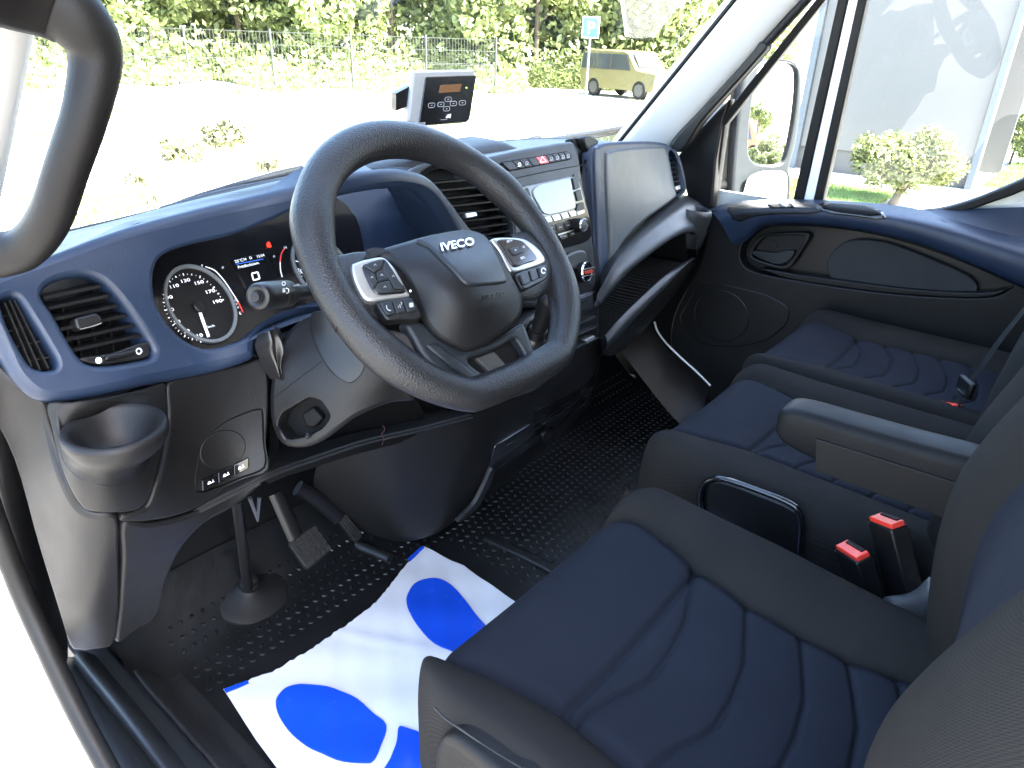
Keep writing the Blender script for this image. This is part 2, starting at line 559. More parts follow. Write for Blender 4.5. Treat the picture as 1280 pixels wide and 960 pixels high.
SATIN = pmat("satin_silver", (0.36, 0.36, 0.35), 0.36, metal=0.85, vary=0.04)
CHROME = pmat("chrome", (0.8, 0.8, 0.8), 0.09, metal=1.0, vary=0.02, rvar=0.03)
STEEL = pmat("dull_steel", (0.35, 0.35, 0.36), 0.4, metal=1.0, vary=0.1)
FBLUE = pmat("blue_seat_fabric", (0.0122, 0.0140, 0.0190), 0.85, grain=0.25, gscale=2100, gtype='weave', vary=0.10, vscale=9, sheen=0.0, spec=0.06, dust=0.02)
FBLACK = pmat("black_seat_fabric", (0.0150, 0.0140, 0.0130), 0.85, grain=0.25, gscale=1900, gtype='weave', vary=0.10, vscale=9, sheen=0.0, spec=0.06, dust=0.03)
WHITEP = pmat("white_body_paint", (0.78, 0.78, 0.78), 0.25, vary=0.02, coat=0.5)
TRIM = pmat("light_grey_pillar_trim", (0.50, 0.49, 0.475), 0.6, grain=0.2, vary=0.03)
WHITE = pmat("white_print", (0.8, 0.8, 0.8), 0.5, vary=0.02)
GREYP = pmat("grey_print", (0.25, 0.25, 0.26), 0.5, vary=0.02)
REDP = pmat("red_print", (0.6, 0.03, 0.02), 0.5, vary=0.02)
REDK = pmat("red_buckle_plastic", (0.62, 0.035, 0.02), 0.35, vary=0.06)
REDB = pmat("red_switch_plastic", (0.38, 0.03, 0.045), 0.4, vary=0.05)
ORNG = pmat("orange_plastic", (0.5, 0.08, 0.02), 0.4)
GLASS = glassmat("window_glass", (0.92, 0.95, 0.94), 1.0, 0.006)
WGLASS = glassmat("windscreen_glass", (0.965, 0.985, 0.975), 0.15, 0.0)
MIRROR = pmat("mirror_glass", (0.9, 0.9, 0.9), 0.0, metal=1.0, vary=0.0, rvar=0.0)
GRIPM = pmat("dark_taupe_handle_plastic", (0.0062, 0.0056, 0.0052), 0.5, grain=0.3, gscale=800, vary=0.1, spec=0.15)
WEB = pmat("black_belt_webbing", (0.006, 0.006, 0.006), 0.8, grain=0.4, gscale=700, spec=0.1)
BEIGE = pmat("pale_olive_mirror_shell", (0.075, 0.072, 0.055), 0.5, vary=0.05)
# ------------------------------------------------------------------ the van: cab shell, floor, pillars, roof, windscreen
GZ = -0.76                                    # ground level below the cab floor
van = thing("van_cab", "white van cab shell with windscreen, pillars, roof and door sill", "van cab", (1.1, 0.3, GZ))
def quadbox(name, pts, mat, th=0.03, **k):
    """a sheet through four corners, given thickness"""
    return build(name, pts, [(0, 1, 2, 3)], mat, van, 0, solid=th, **k)
# floor pan, toe board, bulkhead, roof
box("floor_pan", (1.147, 0.36, -0.03), (1.81, 1.9, 0.05), RUBBER, van)
quadbox("toe_board", [(0.26, 1.12, 0.0), (1.98, 1.12, 0.0), (1.98, 1.36, 0.42), (0.26, 1.36, 0.42)], DEEP, 0.02)  # footwell shade put into the board's dark colour
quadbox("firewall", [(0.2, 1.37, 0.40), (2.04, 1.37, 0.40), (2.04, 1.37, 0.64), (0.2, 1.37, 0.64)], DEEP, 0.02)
box("rear_bulkhead", (1.12, -0.60, 0.78), (1.9, 0.04, 1.62), TRIM, van)
rows = []
for y in (-0.58, -0.2, 0.2, 0.50):
    rows.append([(0.17, y, 1.50), (0.25, y, 1.60), (0.6, y, 1.65), (1.12, y, 1.665), (1.64, y, 1.65), (1.99, y, 1.60), (2.07, y, 1.50)])
grid("roof_lining", rows, TRIM, van, su=2, sv=3, solid=0.03)
rows = [[(x, y, z + 0.06) for x, y, z in r] for r in rows]
grid("roof_skin", rows, WHITEP, van, su=2, sv=3, solid=0.004)
# cargo body behind the cab (white sides)
for sx in (0.08, 2.16):
    box("cargo_side", (sx, -3.1, 0.55), (0.03, 5.0, 2.2), WHITEP, van)
box("cargo_roof", (1.12, -3.1, 1.70), (2.05, 5.0, 0.03), WHITEP, van)
# bonnet ahead of the windscreen
rows = []
for y, z in ((1.50, 0.66), (1.62, 0.62), (1.78, 0.50), (1.95, 0.30), (2.0, 0.05)):
    rows.append([(0.25, y - 0.15, z - 0.10), (0.45, y - 0.05, z - 0.02), (1.12, y, z), (1.79, y - 0.05, z - 0.02), (1.99, y - 0.15, z - 0.10)])
grid("bonnet", rows, WHITEP, van, su=3, sv=4, solid=0.01)
rows = [[(x, y + 0.10 * (1 - ((x - 1.12) / 0.86) ** 2), z) for x in np.linspace(0.26, 1.98, 9)] for y, z in ((1.20, 0.70), (1.27, 0.690), (1.36, 0.675), (1.40, 0.665))]
grid("wiper_cowl", rows, BLACK, van, su=2, sv=2, solid=0.006)
# windscreen
def ws(s, t):
    z = 0.74 + t * 0.90
    x0, x1 = 0.275 + 0.12 * t, 1.965 - 0.12 * t
    x = x0 + (x1 - x0) * s
    y = 1.225 - 0.87 * (z - 0.74) + 0.11 * (1 - (2 * s - 1) ** 2) * (1 - 0.25 * t)
    return np.array((x, y, z))
rows = [[ws(i / 16, j / 10) for i in range(17)] for j in range(11)]
grid("windscreen", rows, WGLASS, van, solid=0.005)
tube("windscreen_seal", [ws(1.0, t) for t in np.linspace(0.0, 1, 7)], 0.007, RUBBER, van)
tube("windscreen_seal", [ws(0.0, t) for t in np.linspace(0.0, 1, 7)], 0.007, RUBBER, van)
tube("windscreen_seal", [ws(s, 1.0) for s in np.linspace(0, 1, 9)], 0.010, RUBBER, van)
# header over the windscreen
rows = [[ws(i / 8, 0.97) + np.array((0, -d, e)) for i in range(9)] for d, e in ((0.0, -0.015), (0.02, -0.02), (0.09, 0.02), (0.16, 0.03))]
grid("header_trim", rows, TRIM, van, su=2, solid=0.02)
# right A pillar: pale trim between the windscreen edge and the door frame
PX = SX((780, 170, 1.955), (925, 0, 1.90), (840, 175, 1.985), (1005, 0, 1.945))
def apillar(mirror):
    rows = []
    for t in np.linspace(-0.02, 0.98, 9):
        e = ws(1.0, t)
        rows.append([e + np.array(q) for q in ((0.012, 0.01, 0.012), (0.0, -0.02, 0.0), (0.004, -0.055, 0.002), (0.016, -0.100, 0.002), (0.034, -0.138, 0.0), (0.06, -0.150, 0.0))])
    A = np.array(rows)
    if mirror: A[:, :, 0] = 2.24 - A[:, :, 0]
    return A
grid("pillar_trim", apillar(False), TRIM, van, su=2, sv=4, solid=0.012)
grid("pillar_trim", apillar(True), TRIM, van, su=2, sv=4, solid=0.012)
A = apillar(False); A[:, :, 0] = A[:, :, 0] + 0.05; A[:, :, 1] += 0.03
grid("outer_pillar", A[:, :4], WHITEP, van, su=2, sv=3, solid=0.02)
A = apillar(True); A[:, :, 0] = A[:, :, 0] - 0.06; A[:, :, 1] += 0.03
grid("outer_pillar", A[:, :4], WHITEP, van, su=2, sv=3, solid=0.02)
# embossed hexagon on the pillar trim
hx = [(834 + 9 * math.cos(R(a)) * 1.0, 127 + 10 * math.sin(R(a))) for a in range(0, 360, 60)]
hS = SX((834, 127, 1.921), (860, 100, 1.921))
# door seal along the passenger pillar (body side) and the black lower pillar cover
sealS = SX((845, 182, 1.97), (1012, 0, 1.955), (900, 120, 1.965))
tube("door_seal", [sealS.at(*q) for q in ((830, 205), (846, 176), (880, 140), (925, 92), (965, 47), (1008, 0), (1055, -50))], 0.012, RUBBER, van)
plate("pillar_cover", sealS, crv([(842, 184), (848, 170), (880, 135), (915, 97), (945, 62), (953, 52), (962, 58), (950, 74), (915, 113), (880, 152), (862, 180), (852, 190)], 4), BLACK, van, h=0.014, depth=0.03, r=0.006, step=8)
# right B pillar (behind the passenger)
box("b_pillar", (2.06, -0.42, 0.9), (0.10, 0.30, 1.5), CHAR, van)
box("b_pillar", (0.17, -0.50, 0.8), (0.10, 0.14, 1.6), CHAR, van)
# driver's sill, seals and lower A pillar seen at the left edge
silS = SZ((150, 840, 0.05), (250, 960, 0.05), (60, 850, 0.05))
sp = lambda *l: [at(a, b, x=c) for a, b, c in l]
# textured black pillar trim running down to the sill
rows = []
for (a, b), (c, d) in (((-22, 470), (16, 470)), ((-18, 540), (24, 545)), ((-6, 600), (34, 610)), ((10, 660), (48, 680)), ((28, 730), (64, 750)), ((46, 790), (78, 806)), ((56, 822), (84, 826))):
    p, q = at(a, b, x=0.165), at(c, d, x=0.205)
    m = (p + q) / 2 + np.array((-0.004, -0.022, 0.012))
    rows.append([p + np.array((-0.01, 0.05, -0.0)), p, m, q, q + np.array((0.02, 0.05, 0))])
grid("pillar_edge_trim", rows, RUBBER, van, su=3, sv=4)
# outer rubber seal following the door opening
tube("door_opening_seal", sp((-40, 500, 0.150), (-22, 600, 0.150), (0, 668, 0.150), (28, 742, 0.150), (58, 808, 0.150), (92, 880, 0.150), (132, 955, 0.150), (180, 1040, 0.150)), 0.0125, CHAR, van, flat=(1, 1, (1, 0, 0)))
tube("door_opening_flange", sp((-48, 560, 0.136), (-25, 650, 0.136), (-2, 722, 0.136), (26, 795, 0.136), (60, 870, 0.136), (100, 948, 0.136), (140, 1020, 0.136)), 0.010, WHITEP, van)
# sill cover plate
rows = []
for y, w_ in ((1.12, 0), (1.0, 0.0), (0.9, 0.0), (0.75, 0.0), (0.5, 0.0), (0.2, 0.0), (-0.5, 0)):
    rows.append([(0.158, y, 0.045), (0.165, y, 0.083), (0.185, y, 0.090), (0.205, y, 0.084), (0.222, y, 0.066), (0.262, y, 0.058), (0.276, y, 0.045), (0.278, y, 0.0)])
grid("sill_cover", rows, SLATE, van, su=3, sv=3)
rows = []
for y, s in ((1.10, 1), (1.0, 1), (0.95, 1), (0.88, 0.8), (0.8, 0.45), (0.74, 0.05)):
    rows.append([(0.212, y, 0.064), (0.222, y, 0.066 + 0.020 * s), (0.236, y, 0.062 + 0.020 * s), (0.252, y, 0.057)])
grid("sill_rib", rows, SLATE, van, su=4, sv=4)
box("sill_body", (0.12, 0.3, -0.12), (0.09, 1.9, 0.3), WHITEP, van)
box("step_well", (0.17, 0.3, -0.16), (0.2, 1.8, 0.24), CHAR, van)
# grab handle on the driver's pillar
gh = thing("grab_handle", "black moulded grab handle on the driver's windscreen pillar", "grab handle", at(60, 150, y=0.74))
gp = [at(a, b, y=c) for a, b, c in ((-45, -30, 0.70), (10, -14, 0.71), (62, 4, 0.71), (100, 30, 0.70), (119, 72, 0.70), (107, 140, 0.70), (83, 212, 0.715), (62, 272, 0.735), (34, 308, 0.765), (0, 318, 0.79), (-40, 315, 0.81))]
tube("handle_bar", gp, [0.032, 0.032, 0.030, 0.027, 0.0225, 0.0195, 0.0190, 0.0190, 0.0195, 0.022, 0.028], GRIPM, gh, n=18, k=7, flat=(1.0, 0.9, (1, 0, 0)))
grid("mounting_foot", [[at(a, b, y=0.72) + np.array((0, dd, 0)) for a, b in ((-20, -40), (16, -25), (30, 12), (56, 42), (68, 28), (50, -10))] for dd in (-0.012, 0.012, 0.05)], GRIPM, gh, su=2, sv=2)
# ------------------------------------------------------------------ dashboard
dash = thing("dashboard", "blue and charcoal moulded dashboard with gauges, vents, radio and glovebox tray", "dashboard", (1.12, 0.95, 0.0))
# ---- blue fascia round the side vents and the gauges
FS = SY((0, 340, 0.865), (150, 287, 0.865), (300, 250, 0.85), (430, 224, 0.80), (510, 216, 0.80), (585, 290, 0.85), (620, 370, 0.87),
        (-10, 400, 0.835), (5, 440, 0.825), (50, 497, 0.805), (180, 481, 0.805), (320, 447, 0.81), (372, 397, 0.83), (470, 375, 0.85),
        (196, 345, 0.85), (110, 400, 0.838), (250, 432, 0.838))
fo = crv([(-40, 366), (0, 340), (60, 319), (150, 287), (250, 262), (365, 238), (430, 224), (480, 216), (512, 216), (540, 225), (562, 248), (582, 284), (602, 322), (622, 368),
          (610, 392), (560, 372), (470, 385), (400, 394), (372, 397), (352, 403), (331, 415), (321, 431), (316, 450), (250, 467), (180, 482), (110, 498), (62, 502), (38, 493), (16, 470), (2, 440), (-14, 405)], 4)
vent_side = crv([(2, 376), (10, 370), (19, 370), (27, 377), (42, 401), (60, 431), (71, 452), (67, 462), (50, 462), (37, 455), (22, 430), (9, 402)], 5)
vent_main = crv([(54, 372), (56, 361), (66, 353), (84, 347), (106, 345), (125, 351), (141, 365), (160, 388), (180, 416), (191, 434), (192, 442), (186, 447), (162, 452), (130, 456), (112, 454), (100, 445), (85, 422), (68, 392)], 5)
clus_hole = crv([(193, 358), (195, 333), (207, 318), (237, 307), (290, 295), (340, 276), (385, 257), (430, 246), (478, 238), (512, 240), (538, 264), (560, 305), (585, 350), (560, 360), (450, 376), (385, 392), (332, 411), (292, 428), (255, 435), (224, 418), (201, 388)], 4)
plate("fascia", FS, fo, BLUE, dash, holes=[vent_side, vent_main, clus_hole], depth=0.06, r=0.014, hr=[0.007, 0.009, 0.007], hdepth=[0.03, 0.035, 0.10], step=9, smooth=70, skirt=(0, 1, -0.35))
# ---- vents: cavity plate, louvres, tab, shut-off wheel
def cavity(S, outline, dep, parent, name="vent_cavity", mat=None):
    return plate(name, S, outline, mat or DEEP, parent, h=-dep, depth=0.004, r=0.001, step=14)
def big(o, k=1.08):
    c = o.mean(0); return c + (o - c) * k
v1 = cavity(FS, big(vent_side), 0.030, dash)
for a, b in (((8, 376), (42, 458)), ((14, 373), (52, 461)), ((20, 373), (63, 460))):
    slat("louvre", FS, a, b, BLACK, v1, 0.005, 0.016, 0.0018)
for a, b in (((5, 392), (36, 387)), ((17, 412), (46, 404)), ((27, 432), (56, 424)), ((37, 450), (67, 444))):
    slat("cross_vane", FS, a, b, BLACK, v1, 0.014, 0.012, 0.0015)
v2 = cavity(FS, big(vent_main), 0.035, dash)
for a, b in (((57, 371), (128, 357)), ((63, 384), (139, 369)), ((70, 398), (150, 382)), ((77, 411), (162, 394)), ((85, 424), (173, 406)), ((93, 437), (183, 418))):
    slat("louvre", FS, a, b, BLACK, v2, 0.007, 0.022, 0.0035, R(18))
for a, b in (((104, 400), (112, 448)), ((124, 396), (134, 446)), ((146, 390), (156, 442)), ((84, 372), (100, 440))):
    slat("cross_vane", FS, a, b, BLACK, v2, 0.022, 0.01, 0.0015)
plate("vent_tab", FS, rnd([(92, 398), (120, 391), (128, 398), (127, 405), (100, 413), (95, 410)], 3), BLACK, v2, h=0.002, depth=0.016, r=0.003, step=6)
strip("tab_edge", FS, [(99, 412), (112, 409), (126, 404)], 1.0, SATIN, v2, h=0.0025, k=2)
plate("vent_lower_bar", FS, crv([(101, 447), (140, 441), (184, 427), (190, 438), (186, 446), (160, 451), (131, 455), (113, 453)], 4), BLACK, v2, h=-0.003, depth=0.02, r=0.002, step=8)
plate("shut_off_wheel", FS, crv([(131, 448), (134, 444), (150, 441), (166, 437), (170, 440), (168, 443), (150, 448), (134, 451)], 4), BLACK, v2, h=0.002, depth=0.008, r=0.0025, step=6)
plate("open_mark", FS, ell(124.5, 450, 4, 4, n=20), WHITE, v2, h=-0.0022, depth=0.0006, r=0.0001, step=8)
strip("shut_mark", FS, ell(175, 438.5, 3.3, 3.3, n=18), 1.5, WHITE, v2, h=-0.0022, k=1, closed=True)
# ---- instrument cluster
CS = Surf((0, -math.cos(R(36)), math.sin(R(36))), at(250, 430, y=0.872))
cl = plate("instrument_cluster", CS, crv([(180, 392), (180, 330), (205, 300), (290, 282), (340, 262), (400, 240), (440, 262), (455, 310), (458, 385), (440, 390), (390, 402), (330, 425), (262, 446), (215, 432)], 4), GLOSS, dash, depth=0.01, r=0.002, step=16)
plate("cave_lining", CS, crv([(176, 400), (176, 325), (205, 292), (300, 262), (420, 215), (540, 215), (620, 300), (630, 380), (470, 395), (390, 410), (330, 432), (262, 452), (210, 438)], 4), BLUE, dash, h=-0.004, depth=0.004, r=0.001, step=18)
XU = np.array((0.971, -0.227)); UPV = np.array((-0.43, -0.903))
RINGM = pmat("pale_grey_ring", (0.085, 0.092, 0.095), 0.5, vary=0.03)
def gauge(c, u, v, nums, needle, a0, a1):
    g_ = plate("gauge_face", CS, ell(c[0], c[1], u[0], u[1], v[0], v[1], 48), BLACK, cl, h=0.0015, depth=0.004, r=0.0005, step=10)
    t = ell(c[0], c[1], u[0], u[1], v[0], v[1], 72)
    # raised satin ring
    inn = c + (t - c) * 0.91
    plate("gauge_ring", CS, t, RINGM, cl, holes=[inn], h=0.006, depth=0.006, r=0.0012, step=9)
    return g_
gc = np.array((249.5, 381.0)); gu = np.array((45.0, 7.0)); gv = np.array((9.0, 48.5))
gf = gauge(gc, gu, gv, None, None, 0, 0)
def gp_(a, k):   # point on the gauge, a degrees clockwise from 12 o'clock
    # true plane axes: right = XU*rx, up = UPV*ry chosen so that the ring is a circle in the plane
    return gc + k * (math.sin(R(a)) * 44.0 * XU + math.cos(R(a)) * 49.0 * UPV)
NUM = [("10", 248.7, 420), ("30", 232.4, 414.5), ("50", 220.8, 403), ("70", 212.8, 388), ("90", 211, 372.5), ("110", 217, 358.5), ("130", 231, 351.5), ("150", 248, 354), ("170", 262, 365), ("190", 271, 377.5)]
for lab, nx, ny in NUM:
    w_ = 2.0 if len(lab) == 2 else 3.0
    text("numeral", CS, lab, np.array((nx, ny)) - XU * w_ * 2.35 - UPV * 2.2, XU * 8.6, UPV * 6.0, WHITE, gf, h=0.003, bold=0.015)
dc = np.array((243.0, 385.0))
tp = crv([dc + (np.array((a_, b_)) - dc) * 1.22 for _, a_, b_ in NUM], 4, False)
for k, p in enumerate(tp):
    e = (p - dc) / np.linalg.norm(p - dc); l = 3.2 if k % 4 == 0 else (2.2 if k % 2 == 0 else 1.2)
    strip("tick", CS, [p - e * l / 2, p + e * l / 2], 1.4 if k % 2 == 0 else 1.0, WHITE, gf, h=0.003, k=1)
strip("needle", CS, [(248.0, 392.0), (259.0, 423.0)], 3.6, WHITE, gf, h=0.006, k=1)
plate("needle_cap", CS, ell(245.5, 386, 6.5, 1, 2, 7, 24), BLACK, gf, h=0.010, depth=0.008, r=0.002, step=6)
text("unit", CS, "km/h", (259, 411), XU * 4.6, UPV * 4.2, WHITE, gf, h=0.003)
g2 = np.array((402.0, 337.0))
plate("gauge_face", CS, ell(402, 337, 37, 5, 12, 42, 48), BLACK, cl, h=0.0015, depth=0.004, r=0.0005, step=10)
t = ell(402, 337, 37, 5, 12, 42, 60)
plate("gauge_ring", CS, t, RINGM, cl, holes=[g2 + (t - g2) * 0.91], h=0.006, depth=0.006, r=0.0012, step=9)
text("numeral", CS, "20", (371, 344), XU * 9, UPV * 8, WHITE, cl, h=0.003, bold=0.02)
for k in range(9):
    a = R(-150 + k * 18)
    p = lambda q: g2 + q * (math.sin(a) * 36 * XU + math.cos(a) * 41 * UPV)
    strip("tick", CS, [p(0.76), p(0.86)], 1.2, WHITE, cl, h=0.003, k=1)
# fuel and temperature arcs
strip("fuel_arc", CS, [(256, 334), (268, 339), (280, 352), (290, 367), (297, 378)], 1.3, WHITE, cl, h=0.002)
strip("fuel_reserve_arc", CS, [(297, 378), (300, 384), (303, 391)], 1.6, REDP, cl, h=0.002)
text("mark", CS, "F", (252, 335), XU * 5, UPV * 5, WHITE, cl, h=0.002)
text("mark", CS, "E", (299, 394), XU * 5, UPV * 5, WHITE, cl, h=0.002)
strip("temperature_arc", CS, [(352, 347), (350, 338), (349.5, 328)], 1.3, WHITE, cl, h=0.002)
strip("temperature_hot_arc", CS, [(349.5, 328), (351, 318), (355, 311)], 1.6, REDP, cl, h=0.002)
text("mark", CS, "H", (355, 312), XU * 5, UPV * 5, WHITE, cl, h=0.002)
ERED = emat("red_warning_light", (1.0, 0.04, 0.02), 0.10)
EWHT = emat("display_white", (0.75, 0.82, 0.9), 0.11)
EBLU = emat("display_blue", (0.05, 0.2, 0.9), 0.05)
plate("warning_lamp", CS, crv([(333, 304), (336, 303), (338, 307), (338.5, 309.5), (333.5, 309.5)], 3), ERED, cl, h=0.0022, depth=0.0008, r=0.0001, step=6)
SCR = pmat("display_black", (0.004, 0.004, 0.005), 0.2)
sc_ = plate("trip_display", CS, [(289, 325.5), (328, 317.5), (352, 352), (307, 361)], SCR, cl, h=0.0025, depth=0.002, r=0.0003, step=12)
strip("display_line", CS, [(294, 331.5), (328, 325)], 0.9, EBLU, sc_, h=0.0035, k=1)
text("display_text", CS, "25°C", (293, 330), XU * 5.2, UPV * 5.2, EWHT, sc_, h=0.0035)
text("display_text", CS, "12:34", (320, 323.6), XU * 4.6, UPV * 4.6, EWHT, sc_, h=0.0035)
text("display_text", CS, "N   D", (304, 327), XU * 4.6, UPV * 4.6, EWHT, sc_, h=0.0035)
text("display_text", CS, "Prędkościom.", (297, 337), XU * 4.8, UPV * 5.2, EWHT, sc_, h=0.0035)
strip("display_square", CS, rnd([(313.5, 343), (321, 341.3), (323.5, 349.5), (315.8, 351.5)], 1.2), 1.7, EWHT, sc_, h=0.0035, k=1, closed=True)
for q in ((278, 335), (342, 321), (293, 376), (295, 380.5), (297, 385)):
    plate("tell_tale", CS, ell(q[0], q[1], 1.4, 1.6, n=10), GREYP, cl, h=0.002, depth=0.0006, r=0.0001, step=5)

# ---- top of the dashboard, back to the windscreen
xs = [0.20, 0.30, 0.42, 0.55, 0.68, 0.80, 0.92, 1.05, 1.2, 1.36, 1.5, 1.7, 1.85, 1.98]
def ztop(x): return float(np.interp(x, [0.2, 0.33, 0.5, 0.62, 0.72, 0.82, 0.95, 1.05, 1.25, 1.36, 1.6, 1.98], [0.785, 0.80, 0.79, 0.785, 0.785, 0.785, 0.80, 0.828, 0.836, 0.836, 0.806, 0.764]))
def zsil(x): return float(np.interp(x, [0.2, 0.4, 0.52, 0.76, 1.0, 1.27, 1.6, 1.98], [0.745, 0.758, 0.772, 0.793, 0.808, 0.818, 0.806, 0.765]))
def yfr(x): return float(np.interp(x, [0.2, 0.30, 0.36, 0.42, 0.6, 0.9, 0.97, 1.05, 1.3, 1.4, 1.98], [0.89, 0.89, 0.96, 1.01, 1.01, 1.01, 0.95, 0.93, 0.925, 0.955, 1.09]))
rows = []
for k in (-0.08, 0.0, 0.35, 0.7, 1.0, 1.35):
    r_ = []
    for x in xs:
        y0, y1 = yfr(x), 1.16
        if k < 0: r_.append((x, y0 - 0.004, ztop(x) - 0.05))
        elif k <= 1: r_.append((x, y0 + (y1 - y0) * k, ztop(x) - 0.004 + (zsil(x) - ztop(x) + 0.004) * k))
        else: r_.append((x, y1 + 0.16 * (k - 1) / 0.35, zsil(x) - 0.045))
    rows.append(r_)
grid("top_pad", rows, SLATE, dash, su=3, sv=4, solid=0.006)
# defroster ledge seam near the windscreen foot and tray hump
tube("top_pad_edge", [(x, 1.165, zsil(x) - 0.002) for x in (0.24, 0.45, 0.7, 1.0, 1.3, 1.6, 1.9)], 0.006, SLATE, dash)
rows = []
for k, zz in ((0, -0.01), (0.15, 0.014), (0.5, 0.020), (0.85, 0.017), (1, -0.01)):
    rows.append([(x, 0.99 + 0.15 * k, zsil(x) + 0.012 + zz * s) for x, s in ((0.80, 0.0), (0.86, 0.9), (1.0, 1.0), (1.14, 1.0), (1.20, 0.9), (1.235, 0.0))])
grid("document_tray_lid", rows, CHAR, dash, su=3, sv=4)

# ---- centre stack
TS = SY((560, 215, 0.925), (650, 186, 0.925), (715, 177, 0.92), (600, 260, 0.895), (728, 215, 0.895), (660, 320, 0.86), (742, 295, 0.866), (745, 365, 0.85), (640, 360, 0.845))
cvent = crv([(520, 226), (532, 214), (556, 208), (590, 207), (607, 214), (625, 242), (640, 272), (642, 298), (628, 308), (608, 304), (585, 282), (560, 248), (540, 232)], 4)
ts_out = rnd([(505, 226), (540, 205), (600, 197), (655, 185), (700, 177.5), (716, 175.5), (722, 181), (726, 195), (730, 226), (737, 262), (743, 300), (747, 345), (748, 376), (700, 392), (640, 380), (600, 340), (545, 270)], 9)
plate("centre_stack", TS, ts_out, SLATE, dash, holes=[cvent], depth=0.04, r=0.010, hr=0.004, hdepth=0.03, step=9, smooth=70)
v3 = cavity(TS, big(cvent), 0.034, dash)
for k in range(9):
    y_ = 226 + k * 9.6
    x0 = np.interp(y_, [214, 232, 250, 284, 304], [532, 540, 562, 587, 606]); x1 = np.interp(y_, [210, 242, 272, 300], [604, 625, 640, 641])
    slat("louvre", TS, (x0, y_ + 2), (x1, y_ - 5), BLACK, v3, 0.008, 0.022, 0.003, R(18))
plate("vent_tab", TS, rnd([(583, 266), (597, 264), (599, 270), (585, 273)], 2), SATIN, v3, h=-0.003, depth=0.012, r=0.002, step=6)
plate("vent_hood", TS, crv([(500, 225), (512, 212), (545, 200), (570, 197), (578, 202), (556, 206), (530, 213), (514, 226)], 4), SLATE, dash, h=0.012, depth=0.03, r=0.005, step=8)
# seam across the stack
strip("stack_seam", TS, [(628, 226.5), (680, 215), (729, 206)], 1.2, DEEP, dash, h=0.0006)
# switch row
sw = plate("switch_row", TS, rnd([(622.5, 203.5), (711, 188.5), (716, 199), (634, 215)], 5), DEEP, dash, h=0.001, depth=0.006, r=0.0008, step=9)
xs_ = [0.015, 0.165, 0.27, 0.385, 0.50, 0.645, 0.745, 0.83, 0.91, 0.985]
TLp, TRp, BLp, BRp = np.array((624.5, 204.5)), np.array((711, 189.8)), np.array((634, 213.5)), np.array((714.5, 198.6))
def swq(a, b, t0=0.0, t1=1.0):
    def pt(u, t): return (TLp + (TRp - TLp) * u) * (1 - t) + (BLp + (BRp - BLp) * u) * t
    return [pt(a, t0), pt(b, t0), pt(b, t1), pt(a, t1)]
for k in range(9):
    red = k == 4
    bt = plate("switch", TS, rnd(swq(xs_[k] + 0.004, xs_[k + 1] - 0.004), 1.3), REDB if red else SLATE, sw, h=0.0035, depth=0.004, r=0.0008, step=6)
    m_ = np.mean(swq(xs_[k], xs_[k + 1]), 0)
    if red:
        strip("hazard_triangle", TS, [m_ + (-4, 3.2), m_ + (3.6, 2.0), m_ + (-1.2, -4)], 1.3, WHITE, bt, h=0.0045, k=1, closed=True)
    elif k in (1, 2, 5, 6, 7, 8):
        strip("switch_symbol", TS, ell(m_[0], m_[1], 1.6, 1.5, n=8), 0.8, WHITE if k == 1 else GREYP, bt, h=0.0045, k=1, closed=True)
        strip("switch_symbol", TS, [m_ + (-2.4, 3), m_ + (2.2, 2)], 0.8, WHITE if k == 1 else GREYP, bt, h=0.0045, k=1)
# radio
RS = SY((645, 235, 0.905), (722, 222, 0.895), (685, 318, 0.865), (742, 296, 0.868))
radio = plate("radio", TS, rnd([(645, 238), (652, 233), (712, 219.5), (722, 223), (730, 250), (740, 288), (737, 299), (728, 304), (700, 312), (672, 320), (655, 280)], 6), GLOSS, dash, h=0.004, depth=0.012, r=0.003, step=9)
SCRN = pmat("radio_screen_glass", (0.12, 0.14, 0.16), 0.06, vary=0.02, rvar=0.02)
plate("radio_screen", TS, crv([(664, 238), (672, 232), (690, 227.5), (707, 223.6), (711, 226), (714, 243), (717, 258), (712, 262), (697, 266), (684, 268.5), (676, 266), (670, 256), (664.5, 246)], 4), SCRN, radio, h=0.0065, depth=0.004, r=0.0012, step=8)
def rbtn(q, mat=SLATE, h=0.007):
    return plate("radio_button", TS, rnd(q, 1.2), mat, radio, h=h, depth=0.005, r=0.0008, step=7)
for q in ([(650, 237), (657, 235), (661, 246), (654, 249)], [(655, 251), (662, 248), (666, 260), (659, 263)], [(660, 265), (667, 262), (672, 272), (665, 276)],
          [(712.5, 223), (719, 222.5), (722, 235), (715.5, 238)], [(716, 240), (722.5, 237), (725.5, 250), (719, 252)], [(719, 255), (726, 252.5), (728, 261), (717, 264)],
          [(674, 273), (685, 270.5), (688, 277), (677, 280)], [(686.5, 270), (696, 268), (699, 274.5), (689.5, 277)], [(697.5, 267.5), (706, 265.3), (709, 272), (700.5, 274)], [(707.5, 265), (716, 263), (718, 269.5), (710.5, 271.5)], [(717.5, 265.5), (727, 262), (728, 266), (719, 269.5)]):
    rbtn(q, SATIN if q[0][1] > 262 or (q[0][0] < 656 and q[0][1] > 250) else SLATE)
for q in ([(692, 281), (700, 279), (703, 287), (695, 289.5)], [(702, 278.5), (710, 276.5), (712, 284.5), (705, 287)], [(697, 293), (706, 290.5), (708, 297), (700, 300)], [(708, 290), (716, 287.5), (717, 293), (710, 296)], [(679, 283), (690, 281), (692, 286), (683, 289)]):
    b_ = rbtn(q, BLACK, 0.0055); m_ = np.mean(q, 0)
    strip("button_symbol", TS, [m_ + (-1.8, 0.4), m_ + (1.8, -0.4)], 0.9, GREYP, b_, h=0.0068, k=1)
